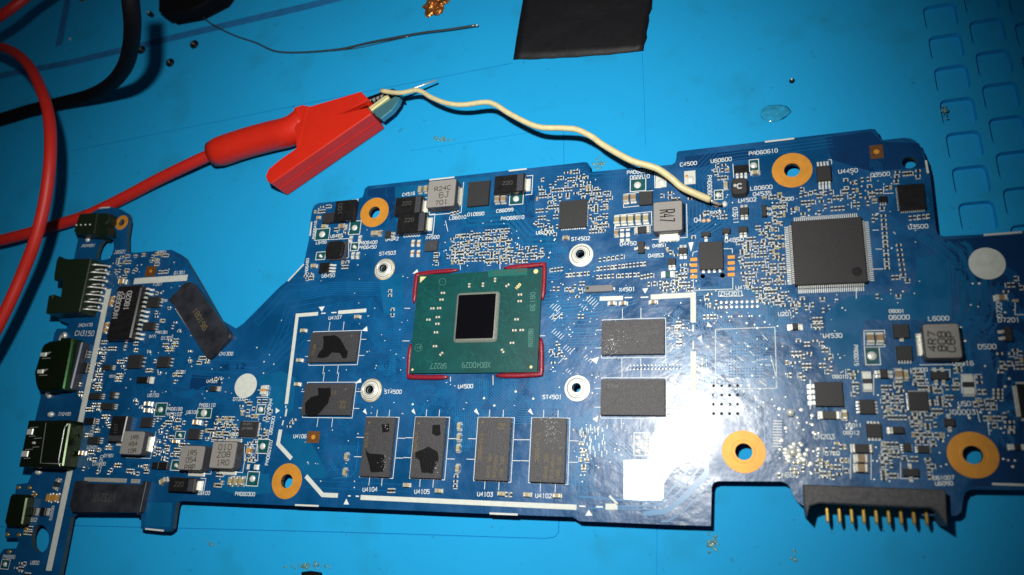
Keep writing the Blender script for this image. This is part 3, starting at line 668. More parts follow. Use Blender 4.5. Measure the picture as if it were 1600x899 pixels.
# red corner glue
for P in ([(646.5, 474), (648.5, 450), (651, 429), (680, 425), (716.5, 422)], [(787, 419), (820, 416), (850.5, 413), (850, 440), (847.5, 469)], [(845, 528), (846, 555), (845.5, 585), (810, 587), (774, 587)], [(641.5, 537), (639, 560), (638, 589), (670, 590), (701, 589.5)]):
    Q = Ws(P, .4); pts = []
    for i in range(len(Q)-1):
        for j in range(5): t = j/5; pts.append((Q[i][0]*(1-t)+Q[i+1][0]*t, Q[i][1]*(1-t)+Q[i+1][1]*t, .4))
    pts.append((*Q[-1], .4)); n = len(pts); rr = [.58*min(1, .35+i/2.5, .35+(n-1-i)/2.5)*rnd.uniform(.93, 1.05) for i in range(n)]
    m_ = MB(); m_.tube(pts, rr, 'glue_red', 10, .62); obj('corner_glue', m_, BR, (*Q[2], 0), 'bead of red glue', smooth=True)
# small ceramic capacitors on the package
def smd_mesh(L_, w_, h, body, term, tl=.27, name='smd'):
    m_ = MB(); t = L_*tl
    m_.box(-L_/2+t, -w_/2*.94, L_/2-t, w_/2*.94, .02, h*.96, body)
    for s_ in (-1, 1): m_.box(s_*L_/2, -w_/2, s_*(L_/2-t), w_/2, 0, h, term, h*.12)
    return m_.mesh(name)
def place(me, name, parent, c, ang=0, z=0):
    o = bpy.data.objects.new(name, me); COL.objects.link(o); o.parent = parent
    wp = Vector((c[0]*S, c[1]*S, (z+BZ)*S)); o.location = wp-WPOS[parent.name]; o.rotation_euler = (0, 0, math.radians(ang)); WPOS[o.name] = wp
    return o
me_pk = smd_mesh(1.0, .52, .35, 'cap', 'tinbright', .3, 'package_capacitor')
for x, y, a in ((422, 210, 90), (518, 205, 90), (603, 172, 90), (690, 210, 35), (237, 263, 0), (227, 310, 0), (163, 372, 0), (210, 370, 0), (135, 451, 0), (201, 433, 0), (198, 480, 0), (188, 540, 0), (181, 637, 0), (226, 690, 45), (778, 275, 0), (776, 321, 0), (754, 449, 0), (739, 526, 0), (790, 524, 0), (722, 614, 0), (657, 670, -55)):
    place(me_pk, 'capacitor', cpu, W(*zc(x, y), PH), a, PH+.005)
# QFP ---------------------------------------------------------------
o, r_ = chip('controller_chip', (1236, 346, 1356, 441), 1.4, 'plastic_grey', 'large square grey chip with fine leads on all four sides', 'lrtb', 32, 1.35, .1, .2, 'tinbright')
m_ = MB(); c = W(1249, 356.5, 1.4); m_.disc(*c, .5, 1.408, 'plastic', 16); c = W(1339, 424.5, 1.4); m_.disc(*c, .95, 1.408, 'gloss_black', 24)
mk_ = [('3', (1310, 362, 1310, 374)), ('N', (1310, 378, 1310, 390)), ('E', (1310, 396, 1310, 410))]
for s_, p in mk_: text(m_, s_, W(p[0]-5, p[1], 1.4), W(p[0]-4, p[3], 1.4), 1.407, 'plastic', .7, .13)
mark(m_, 'KB9022', (1262, 390, 1296, 389), 1.407, 'plastic', 1.1, .10)
obj('chip_marking', m_, o, (*c, 1.4), kind='stuff')
for s_, p in (('97', (1336, 337, 1333, 337)),): pass
# flat chips
chip('power_chip', (875, 315, 916, 354), .85, 'plastic', 'square speckled black chip among tiny resistors', 'lrtb', 14, .18, .05, .22)
chip('power_chip', (732, 285, 762.6, 320), .9, 'plastic', 'black power transistor under the board edge')
chip('power_chip', (998.4, 300, 1019, 319), .8, 'plastic', 'black transistor block beside two brown capacitors')
chip('power_chip', (1401.5, 289.6, 1448, 326.4), .85, 'gloss_black', 'square black chip near the board corner', 'lrtb', 12, .2, .05, .22)
chip('flash_chip', (1092, 379, 1130.5, 420), .85, 'plastic_grey', 'dark grey chip between two rows of gold pads', 'b', 4, .45, .08, .45)
chip('audio_chip', (375.5, 658.5, 399, 683), .85, 'plastic', 'square black chip with printed lettering', 'rtbl', 9, .2, .05, .26, marks=[('PHMI', 380, 665, 394, 665, 'ink_grey', 1.2), ('UP1666', 378, 671, 394, 671, 'ink_grey', 1.2)])
chip('power_chip', (1395, 507, 1421.5, 527.7), .8, 'plastic', None, 'b', 1, .5, .05, .7); chip('power_chip', (1400, 541, 1426.5, 562.7), .8, 'plastic', None, 'b', 5, .5, .05, .28)
chip('power_chip', (1272, 597, 1318.6, 635), .9, 'plastic_grey', 'dark square chip with four bright leads on its left', 'l', 4, 1.3, .06, .75, 'tinbright')
chip('power_chip', (1342.3, 624.5, 1368, 647), .8, 'plastic', None, 'lr', 4, .55, .06, .36, 'tin'); chip('power_chip', (1353.4, 662, 1378.6, 684), .8, 'plastic', None, 'tb', 4, .5, .06, .36, 'tin')
chip('power_chip', (1418.7, 612, 1452.4, 641.5), .8, 'plastic_grey', None, 'lrtb', 9, .3, .05, .2)
chip('power_chip', (1411, 692.5, 1424, 705.6), .7, 'plastic', None, 'lr', 3, .4, .05, .22); chip('power_chip', (1434, 696.5, 1452.4, 708), .7, 'plastic', None, 'lr', 3, .4, .05, .22)
chip('power_chip', (1588, 600, 1640, 653), .9, 'gloss_black', 'black chip cut by the right edge of the picture', 'ltb', 16, .5, .06, .25, 'tin')
chip('power_chip', (221, 652, 234.6, 668), .8, 'plastic', None, 'r', 4, .4, .05, .25); chip('power_chip', (294.6, 670, 309, 687), .8, 'plastic', None, 'r', 4, .6, .05, .3)
chip('crystal', (664.5, 376.5, 682.5, 391.5), .8, 'inductor_side', 'small dark crystal beside its white outline', '', 0, marks=[('192', 669, 386, 678, 385.5, 'ink_dark')])
chip('crystal', (914, 446.5, 957.5, 455), .9, 'crystal', 'long grey crystal with rounded ends', 'lr', 1, .3, .12, .6, 'tinbright', pin1=(918, 450.5, .32))
chip('power_chip', (184, 520, 0, 0), 1, 'plastic') if False else None
chip('regulator_chip', (1275.5, 260, 1299.5, 281), 1.2, 'plastic', 'eight-lead black chip below the upper copper ring', 'bt', 4, 1.5, .1, .38, 'tinbright')
chip('regulator_chip', (1147, 259, 1169, 268.5), 1.0, 'gloss_black', None, 'b', 3, 1.1, .08, .55, 'tinbright')
chip('regulator_chip', (1373, 306.5, 1386.5, 315), .9, 'gloss_black', None, 'tb', 3, .4, .06, .25)
chip('regulator_chip', (464+34, 0, 0, 0), 1) if False else None
chip('regulator_chip', (499.5, 411, 512, 426), 1.0, 'gloss_black', 'small black chip with three stout leads to its right', 'r', 3, 1.6, .08, .5, 'tinbright')
chip('regulator_chip', (505, 333.5, 521, 347), 1.2, 'plastic', None)
for px, s_, n_ in (((996.7, 377.5, 1006.7, 395), 'lr', 1), ((1060, 387.5, 1073.5, 395.5), 'tb', 2), ((1043, 404, 1055.5, 413), 'b', 2), ((1095.5, 362.5, 1109.6, 368.4), 'b', 1), ((1128, 357.5, 1141, 364), 'b', 1), ((1155.5, 324.5, 1169.5, 334), 'bt', 2), ((1153.6, 354.5, 1168, 362), 'b', 2), ((1189.7, 320, 1198, 337.7), 'r', 2),
                   ((1375, 577, 1387.6, 590.6), 'lr', 2), ((1455, 581, 1482, 593), 'bt', 2), ((1475.7, 654, 1493, 666), 'tb', 1), ((1411, 732, 1436.5, 744.7), 'tb', 1), ((1395, 667, 1413, 677.4), 'l', 2), ((1569, 511, 1583.5, 533), 'l', 2), ((602, 361, 609, 371), 'r', 2), ((327.5, 603, 336, 611), 'r', 2),
                   ((1238, 505, 1247, 515), 'lr', 2), ((178, 612, 170, 623), 'r', 2)):
    chip('transistor', px, .95, 'plastic', None, s_, n_, .95, .08, .6, 'tin')
for px in ((231, 464, 246, 480), (224, 504, 239, 516), (201, 555, 218, 575.5), (247, 557, 262, 574), (139, 614, 155, 624), (133, 653, 146, 663), (138, 682, 152, 694), (158, 630, 175, 640), (160, 570, 172, 578), (47, 793, 51.5, 806), (64, 793, 68.5, 806), (128, 567, 134, 583), (127, 547, 133, 560)):
    chip('transistor', px, .95, 'plastic' if px[0] > 135 else 'gloss_black', None, 'r', 3 if px[0] > 126 else 5, .7, .08, .3, 'tin')
chip('transistor', (214, 589, 230, 598), 1.1, 'gloss_black', 'black diode with a bright end', 'r', 1, 1.1, .1, 1.8, 'tinbright')
chip('transistor', (248, 0, 0, 0), 1) if False else None
for px in ((238, 722, 246, 733), (248, 722, 260, 734)): chip('transistor', px, .8, 'gloss_black')
# transformer
tx, r_ = chip('network_transformer', (181, 447, 0, 0), 3) if False else (None, None)
xa, ya = W(184, 447, 3); xb, yb = W(203, 530, 3)
m_ = MB(); m_.prism(rrect(xa, yb, xb, ya, .8, 3), .3, 3.0, 'gloss_black', .35); H3 = 3.008
mark(m_, 'NA0069R', (183, 497, 192, 456), H3, 'ink_white', 2.1, .22); mark(m_, 'LF', (194.5, 466, 196.5, 455), H3, 'ink_white', 2.0, .22); mark(m_, '1802D', (200, 484, 206.5, 455), H3, 'ink_white', 2.0, .22)
mark(m_, '=', (184, 508, 185, 504), H3, 'ink_white')
tr_o = obj('network_transformer', m_, BR, ((xa+xb)/2, (ya+yb)/2, 0), 'tall black sixteen-lead part lettered in white'); occ(xa-1, yb, xb+2, ya)
for i in range(12):
    y = ya-.7-(ya-yb-1.4)*i/11; p_ = MB(); pin(p_, xb, y, xb+1.7, y, .55, 3.0, 'tinbright'); obj('lead', p_, tr_o, (xb, y, 0))
# tantalum capacitors
def tantalum(px, h, band, tl, marks=(), label=None, bw=.2):
    x0, y0, x1, y1 = rect(*px, h); c = ((x0+x1)/2, (y0+y1)/2, 0); m_ = MB(); m_.box(x0, y0, x1, y1, .1, h, 'gloss_black', .22)
    if band == 'r': m_.box(x1-(x1-x0)*bw-.25, y0+.25, x1-.25, y1-.25, h-.05, h+.012, 'inductor_side')
    if band == 'b': m_.box(x0+.25, y0+.25, x1-.25, y0+.25+(y1-y0)*bw, h-.05, h+.012, 'inductor_side')
    for mk in marks: mark(m_, mk[0], mk[1:5], h+.02, 'ink_dark', 1.4, .14)
    o = obj('tantalum_capacitor', m_, BR, c, label); occ(x0-.4, y0-.4, x1+1.6, y1+.4)
    t = MB(); ym = (y0+y1)/2; hw = (y1-y0)*.32; xm = (x0+x1)/2
    if tl == 'r': t.box(x1+.001, ym-hw, x1+.12, ym+hw, .1, h*.55, 'tin'); t.box(x1, ym-hw-.1, x1+1.1, ym+hw+.1, 0.03, .22, 'tinbright', .08); silk.ribbon([(x1-.1, y1+.1), (x1+1.5, y1+.1), (x1+1.5, y0-.1), (x1-.1, y0-.1)], .15, .056, 'silk')
    if tl == 'b': t.box(xm-1, y0-.8, xm+1, y0, .03, .2, 'tinbright', .06)
    obj('terminal', t, o, (x1, ym, 0)); return o
tantalum((618.4, 309, 657, 333), 1.9, 'r', 'r', [('220', 628, 321, 642, 320)], 'upper of two black capacitors marked 220')
tantalum((622, 335, 663, 362), 1.9, 'r', 'r', [('220', 632, 347, 646, 346)], 'lower of two black capacitors marked 220')
tantalum((773, 275, 818, 299), 1.9, 'r', 'r', [('220', 785, 289, 800, 288)], 'black speckled capacitor near the top board edge')
tantalum((265, 745.5, 301.5, 769.6), 1.9, 'r', 'r', [('220', 272, 760, 286, 760)], 'black capacitor by the inner board edge')
tantalum((175.6, 650, 190, 691), 1.9, 'b', 'b', [('107', 182, 678, 184, 662)], 'upright black capacitor beside a grey inductor')
tantalum((524.5, 314, 551, 343), 1.9, '', '', [('100', 534, 334, 534.5, 318)], 'black capacitor near the copper ring')
# inductors
def inductor(px, h, marks, term, label=None, hr=1.3, mk='ink_dark', dims=None, wd=.22):
    x0, y0, x1, y1 = rect(*px, h)
    if dims: cx, cy = (x0+x1)/2, (y0+y1)/2; x0, x1, y0, y1 = cx-dims[0]/2, cx+dims[0]/2, cy-dims[1]/2, cy+dims[1]/2
    c = ((x0+x1)/2, (y0+y1)/2, 0); m_ = MB(); P = rrect(x0, y0, x1, y1, .55, 4)
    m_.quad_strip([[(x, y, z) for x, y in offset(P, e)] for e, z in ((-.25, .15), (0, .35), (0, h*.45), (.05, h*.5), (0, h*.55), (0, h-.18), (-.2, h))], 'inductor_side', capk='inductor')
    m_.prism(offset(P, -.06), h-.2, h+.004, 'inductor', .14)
    for mk_ in marks: mark(m_, mk_[0], mk_[1:5], h+.012, mk_[5] if len(mk_) > 5 else mk, hr, wd)
    o = obj('inductor', m_, BR, c, label); occ(x0-.4, y0-.4, x1+.6, y1+.4)
    for s_ in term:
        t = MB(); xm, ym = c[0], c[1]; hw = (y1-y0)*.3; hx = (x1-x0)*.3
        if s_ == 'r': t.box(x1-.1, ym-hw, x1+.12, ym+hw, .1, h*.5, 'tin'); t.box(x1-.2, ym-hw-.2, x1+.75, ym+hw+.2, .03, .3, 'tin', .1)
        if s_ == 'l': t.box(x0+.1, ym-hw, x0-.12, ym+hw, .1, h*.5, 'tin'); t.box(x0+.2, ym-hw-.2, x0-.75, ym+hw+.2, .03, .3, 'tin', .1)
        if s_ == 'b': t.box(xm-hx, y0+.1, xm+hx, y0-.12, .1, h*.5, 'tin'); t.box(xm-hx-.3, y0+.2, xm+hx+.3, y0-1.2, .03, .3, 'tinbright', .1)
        if s_ == 't': t.box(xm-hx-.3, y1-.2, xm+hx+.3, y1+.9, .03, .3, 'tin', .1)
        obj('terminal', t, o, (xm, ym, 0))
    silk.ribbon([(x0-.6, y0-.5), (x1+.6, y0-.5), (x1+.6, y1+.3)], .14, .056, 'silk')
    return o
inductor((669.5, 283, 710, 322), 3.0, [('R24C', 679, 299, 704, 296), ('6J', 686, 309.5, 701, 307.5), ('701', 680, 321, 699, 318)], 'r', 'pale grey inductor near the top board edge')
inductor((1020, 316, 1067, 360), 3.0, [('R47', 1031, 329, 1031, 347)], 'b', 'grey inductor marked R47', hr=4.3, mk='gloss_black', wd=.28)
inductor((1440, 506, 1505.4, 560), 3.0, [('4R7', 1463, 549, 1462, 519), ('808', 1478, 549, 1477, 519), ('C8P', 1493, 550, 1491, 519)], 'lr', 'large grey inductor on the right side of the board', hr=1.3, wd=.28)
inductor((284, 695.5, 314, 736), 3.0, [('1R5', 292, 712, 307, 711), ('054', 290, 723, 306, 722), ('P8P', 288, 735, 304, 734)], 'b', 'middle of the three grey inductors in a row', hr=1.5)
inductor((333, 689, 364, 733.5), 3.0, [('010', 341, 703, 361, 703), ('Z08', 339, 715, 359, 714), ('1R0', 338, 727, 357, 727)], 'bt', 'rightmost of the three grey inductors in a row', hr=1.25)
inductor((193.4, 673, 219, 711.5), 3.0, [('1R5', 203, 687, 216, 686), ('454', 201, 697, 214, 696), ('10R', 199, 708, 212, 707)], 'r', 'leftmost of the three grey inductors in a row', hr=1.3)
# two black moulded inductors
x0, y0, x1, y1 = rect(1142.5, 279, 1168.5, 303, 1.7); m_ = MB(); P = rrect(x0, y0, x1, y1, .9, 4)
m_.quad_strip([[(x, y, z) for x, y in offset(P, e)] for e, z in ((0, .05), (.1, .2), (.1, .5), (0, .6), (0, 1.45), (-.22, 1.7))], 'plastic_grey')
c = W(1148.5, 290, 1.7); m_.disc(*c, .35, 1.71, 'ink_white', 14); mark(m_, 'C', (1152.5, 294.5, 1159, 294), 1.71, 'ink_white', 1.2, .28)
obj('inductor', m_, BR, ((x0+x1)/2, (y0+y1)/2, 0), 'small round-cornered black inductor marked with a dot and C', smooth=False); occ(x0-.3, y0-.3, x1+.3, y1+.3)
x0, y0, x1, y1 = rect(510, 377, 533, 402, 1.7); m_ = MB(); P = rrect(x0, y0, x1, y1, 1.3, 4)
m_.box(x0+.4, y0-.2, x1+.55, y1+.0, .05, .6, 'inductor_side'); m_.quad_strip([[(x, y, z) for x, y in offset(P, e)] for e, z in ((-.3, .1), (-.3, .6), (0, .7), (0, 1.4), (-.3, 1.7))], 'gloss_black')
obj('inductor', m_, BR, ((x0+x1)/2, (y0+y1)/2, 0), 'glossy black inductor with cut corners'); occ(x0-.3, y0-.3, x1+.6, y1+.3)
# ---------------------------------------------------------------- larger ceramic capacitors with end caps
def big_smd(name, x, y, L_, w_, h, ang, body='cap_tan', tl=.26, term='tin', label=None):
    c = W(x, y, h*.7); key = (name, L_, w_, h, body, tl, term)
    if key not in CACHE:
        b_ = MB(); t_ = MB(); t = L_*tl
        b_.box(-L_/2+t*.9, -w_/2*.95, L_/2-t*.9, w_/2*.95, .03, h*.96, body, .04); t_.box(L_/2-t, -w_/2, L_/2, w_/2, .02, h, term, h*.12)
        t_.box(L_/2-.02, -w_/2-.05, L_/2+.28, w_/2+.05, .02, .25, term, .1)
        CACHE[key] = (b_.mesh(name), t_.mesh('terminal'))
    mb_, mt = CACHE[key]; o = place(mb_, name, BR, c, ang)
    if label: o['label'] = label
    for a in (0, 180):
        t = bpy.data.objects.new('terminal', mt); COL.objects.link(t); t.parent = o; t.rotation_euler = (0, 0, math.radians(a))
    L2 = (L_+.5)/2; w2 = w_/2+.15
    if ang % 180 == 90: L2, w2 = w2, L2
    elif ang % 90: L2 = w2 = max(L2, w2)
    occ(c[0]-L2, c[1]-w2, c[0]+L2, c[1]+w2); return o
CACHE = {}
for x in (963.9, 974.7, 985.4, 997, 1009): big_smd('capacitor', x, 343.5-(x-964)*.06, 2.0, 1.25, 1.2, 90, 'cap_tan', .25, 'tinbright')
for x, y in ((978, 310), (989.5, 308.5)): big_smd('capacitor', x, y, 1.9, 1.3, 1.1, 90, 'cap')
for x, y in ((656, 296), (665, 295)): big_smd('capacitor', x, y, 1.7, .95, 1.0, 90, 'cap_tan')
for x, y in ((776.5, 311.5), (786.5, 311)): big_smd('capacitor', x, y, 1.7, 1.25, 1.1, 90, 'cap')
big_smd('resistor', 1003.5, 359.5, 3.2, 1.6, .6, 2, 'resist', .2, 'tin', 'flat black resistor beside the R47 inductor')
for x, y in ((1360, 528), (1375, 528)): big_smd('capacitor', x, y, 2.0, 1.3, 1.2, 90, 'cap', .25, 'tinbright')
for y in (716.5, 731.5): big_smd('capacitor', 1346, y, 2.1, 1.5, 1.2, 0, 'cap', .25, 'tinbright')
big_smd('resistor', 1296, 649, 3.6, 1.5, .8, 0, 'ink_dark', .18, 'tinbright'); big_smd('capacitor', 1320, 648.5, 1.6, .9, .8, 90, 'cap_tan')
big_smd('diode', 1347, 701, 3.4, 1.6, 1.0, 0, 'plastic_grey', .16, 'tin')
big_smd('resistor', 1355, 596, 3.4, 1.6, .7, 90, 'resist', .38, 'tinbright'); big_smd('resistor', 1513, 601.5, 3.6, 1.8, .7, 90, 'resist', .38, 'tinbright')
big_smd('capacitor', 1404.5, 585, 2.1, 1.3, 1.1, 90, 'cap'); big_smd('capacitor', 1416, 586, 1.7, .8, .8, 90, 'cap_tan')
for x in (359.5, 368.5, 377): big_smd('capacitor', x, 752, 1.9, 1.0, 1.1, 90, 'cap_tan')
big_smd('capacitor', 388.5, 704, 1.8, 1.1, 1.2, 90, 'cap_orange'); big_smd('capacitor', 305.5, 660, 1.7, 1.2, 1.2, 0, 'cap_orange', .3, 'tinbright'); big_smd('capacitor', 273, 690, 1.6, .8, .8, 0, 'cap_orange')
big_smd('capacitor', 412, 610, 2.2, 1.7, 1.0, 90, 'cap_orange', .4, 'tinbright'); big_smd('capacitor', 254, 752, 1.9, 1.2, 1.2, 30, 'cap_tan')
big_smd('resistor', 394, 730, 2.9, 1.2, .6, 0, 'mask', .3, 'tinbright')
for x, y in ((230, 631), (229.5, 641.5)): big_smd('capacitor', x, y, 2.0, 1.1, 1.1, 0, 'cap_tan', .3, 'tinbright')
for x, y in ((76, 778), (86, 778)): big_smd('capacitor', x, y, 1.9, 1.3, 1.1, 90, 'cap_orange', .12)
big_smd('capacitor', 88, 757, 2.6, 1.3, .8, 80, 'plastic', .25); big_smd('capacitor', 127, 708, 1.6, 1.1, 1.1, 0, 'cap_orange'); big_smd('capacitor', 190, 440, 2.0, 1.4, 1.2, 0, 'cap_orange', .2)
for x, y in ((175, 467), (173, 474), (166, 508), (164, 516)): big_smd('capacitor', x, y, 1.3, .9, .7, 90, 'cap_orange', .15)
big_smd('capacitor', 585, 364.5, 1.9, 1.2, 1.1, 0, 'cap_tan', .28) ; big_smd('capacitor', 593.5, 364, 1.2, .9, .7, 90, 'cap')
big_smd('capacitor', 506, 353.5, 1.4, .9, .9, 0, 'cap_tan'); big_smd('capacitor', 534, 353.5, 1.9, 1.2, 1.1, 0, 'cap'); big_smd('capacitor', 489.5, 415.5, 1.5, 1.0, .9, 0, 'cap_tan')
big_smd('capacitor', 497, 340, .9, .8, .5, 0, 'cap_orange')
for x, y in ((557.5, 495), (473, 516.5), (467, 563), (463.5, 600.5)): big_smd('capacitor', x, y, 1.45, .85, .8, 0, 'cap_tan')
for x, y in ((540.5, 713.5), (538, 737.5)): big_smd('capacitor', x, y, 1.45, .8, .8, 90, 'cap_tan')
for x, y in ((717, 666.5), (716.5, 683.5), (715.5, 700.5), (714.5, 732)): big_smd('capacitor', x, y, 1.5, .85, .8, 90, 'cap_tan')
for x, y in ((634.5, 758), (684.5, 767), (783, 771.5), (823.5, 773), (870, 774.5)): big_smd('capacitor', x, y, 1.5, .85, .8, 0, 'cap_tan')
for x, y in ((611, 459.5),): pass
for x, y in ((956, 474), (973.5, 474), (1020.5, 472)): big_smd('capacitor', x, y, 1.5, .85, .8, 0, 'cap', .3, 'tinbright')
big_smd('resistor', 1043.5, 429, 2.4, 1.4, .5, 0, 'pad_green', .3, 'tinbright'); big_smd('capacitor', 1180, 269.5, 1.5, .9, .8, 0, 'cap_tan', .25, 'tinbright'); big_smd('capacitor', 1133.8, 289, 1.5, .9, .9, 90, 'cap_tan')
big_smd('capacitor', 963, 390-26, 1.4, 1.0, .9, 90, 'cap', .25); big_smd('capacitor', 883.5, 371.5, 1.2, .9, .8, 0, 'cap')
for x, y in ((610.5, 457), (610, 462)): pass
for x, y in ((1253, 640),): pass
big_smd('capacitor', 1565, 465, 1.9, 1.1, .9, 0, 'cap', .3, 'tinbright') ; big_smd('resistor', 1590, 699, 2.4, 1.0, .6, 0, 'resist', .3, 'tinbright')
for x, y in ((972, 363), (981, 362.5), (972, 372.5), (981, 372)): big_smd('capacitor', x, y, 1.1, .9, .4, 90, 'mask', .35, 'tinbright')
for x, y in ((645, 380), (654, 380), (644, 396), (653.5, 396)): big_smd('capacitor', x, y, 1.3, .8, .4, 90, 'copper', .35, 'tinbright')
for x, y in ((548, 374), (562, 373), (551, 399), (558.5, 399)):
    big_smd('capacitor', x, y, 1.4, .8, .5, 90, 'tin', .35, 'tinbright')
# ---------------------------------------------------------------- test pads: green window, white outline, solder dome
for x0, y0, x1, y1, rr in ((1170.5, 250.5, 1186, 267, .75), (494.5, 358.5, 513.5, 374.5, .9), (547.5, 346.5, 562, 366, .8), (549, 380, 559.5, 391.5, .5), (495, 394.5, 507.5, 405.5, .45), (985, 281, 1009, 298, .85), (797, 303, 817, 319, .8), (1116, 298, 1129.5, 311.5, .6), (1350.5, 543, 1376, 570, .9),
                       (309.5, 638, 329, 653.5, .95), (245, 630, 258, 651, .75), (275.5, 674, 288, 686, .45), (402.5, 632.5, 413.5, 647.5, .7), (403.5, 686.5, 418.5, 709, .8), (388, 737, 402.5, 760, .8), (269.5, 719, 282, 735.5, .5), (1350, 0, 0, 0, 0), (4, 874, 13, 890, .6)):
    if not rr: continue
    a = W(x0, y0); b = W(x1, y1); c = ((a[0]+b[0])/2, (a[1]+b[1])/2); m_ = MB(); m_.box(*a, *b, .005, .03, 'pad_green')
    m_.ribbon([(a[0], a[1]), (b[0], a[1]), (b[0], b[1]), (a[0], b[1]), (a[0], a[1])], .16, .056, 'silk')
    m_.dome(c[0]-.1, c[1], rr, .03, .35, 'tinbright', 12); m_.disc(c[0]+.35, c[1]-.3, .3, .04, 'tinbright', 8)
    obj('test_pad', m_, BR, (*c, 0)); occ(*a, *b)
# empty soldered pads of the removed C4500
for x0, y0, x1, y1 in ((1024.5, 272, 1041.5, 292.5), (1069, 268, 1087, 287.5)):
    a = W(x0, y0); b = W(x1, y1); c = ((a[0]+b[0])/2, (a[1]+b[1])/2); m_ = MB(); m_.box(*a, *b, .005, .06, 'tinbright', .03)
    m_.dome(c[0]+.1, c[1]-.35, .8, .05, .28, 'tinbright', 12); m_.dome(c[0]+(.7 if x0 < 1050 else -.7), c[1]+.4, .38, .05, .16, 'copper', 8)
    obj('solder_pad', m_, BR, (*c, 0)); occ(*a, *b)
silk.ribbon(Ws([(1040, 270), (1023, 271), (1023.5, 294), (1033, 293.5)]), .16, .056, 'silk')
# gold pads flanking the flash chip
for i in range(4):
    for x, y in ((1084, 405.7+i*9), (1142.5, 402+i*9.1)):
        c = W(x, y); m_ = MB(); m_.box(c[0]-.72, c[1]-.38, c[0]+.72, c[1]+.38, .003, .05, 'copper', .02); obj('gold_pad', m_, BR, (*c, 0)); occ(c[0]-.8, c[1]-.5, c[0]+.8, c[1]+.5)
# ---------------------------------------------------------------- white solder strips
def strip(pts, wd, k='paint', h=.06):
    P = Ws(pts); m_ = MB(); L_ = off_line(P, wd/2); R_ = off_line(P, -wd/2); m_.prism(R_+L_[::-1], .003, h, k, .02)
    obj('white_strip', m_, BR, (*P[0], 0))
    for a, b in zip(P, P[1:]):
        n = max(2, int((Vector(a)-Vector(b)).length/1.0))
        for i in range(n+1): x = a[0]+(b[0]-a[0])*i/n; y = a[1]+(b[1]-a[1])*i/n; occ(x-wd/2, y-wd/2, x+wd/2, y+wd/2)
strip([(170, 452), (76, 892)], 1.85); strip([(209.5, 439.8), (292.7, 434.2)], 1.75); strip([(497, 490.5), (464.5, 493), (447.5, 631.5)], .95); strip([(528.5, 488.5), (572.5, 485.2)], .95)
strip([(438.5, 671.5), (434.5, 694), (455.5, 717)], 1.0); strip([(478, 744), (504, 773.5), (528, 774.5)], 1.0); strip([(563.5, 777.5), (901, 793)], 1.05)
strip([(946, 792), (965, 792)], 1.2); strip([(952, 775), (965, 788)], .45); strip([(937, 467), (973.5, 466)], 1.0); strip([(1016.8, 464.5), (1083, 461), (1083.3, 504.5)], 1.15); strip([(1083.3, 549), (1083.2, 612)], 1.15)
strip([(448, 639), (446, 651)], .45); strip([(443, 657), (441, 665)], .35)
# exposed tin area, near the lower right memory
m_ = MB(); P = Ws([(974.5, 719), (1012, 719), (1018, 684), (1030, 662), (1076, 656), (1082, 706), (1050, 735), (1037, 756), (1037, 782), (974.5, 782)]); m_.prism(P, .003, .03, 'tinplate'); obj('tinned_area', m_, BR, (*P[0], 0), 'bare silvery area in the glare'); occ(*W(974, 719), *W(1037, 782))
# white edge plating
for P in ([(450, 439.5), (475, 413)], [(484.5, 369), (487, 347)], [(671, 281.5), (710, 277.2)], [(795, 267.3), (823, 264.2)], [(1195, 222), (1241, 216.7)], [(1446.5, 251), (1450, 271)], [(1537, 367.6), (1597, 363)], [(461, 789.3), (498, 790.8)], [(765, 802.5), (809, 804.2)], [(1550, 766.5-10), (1600, 758)], [(227, 826.5), (256, 829.5)], [(147, 326), (172, 324.2)]):
    m_ = MB(); P = Ws(P); L_ = off_line(P, .2); R_ = off_line(P, -.2); m_.prism(R_+L_[::-1], .003, .045, 'paint'); obj('edge_mark', m_, BR, (*P[0], 0))
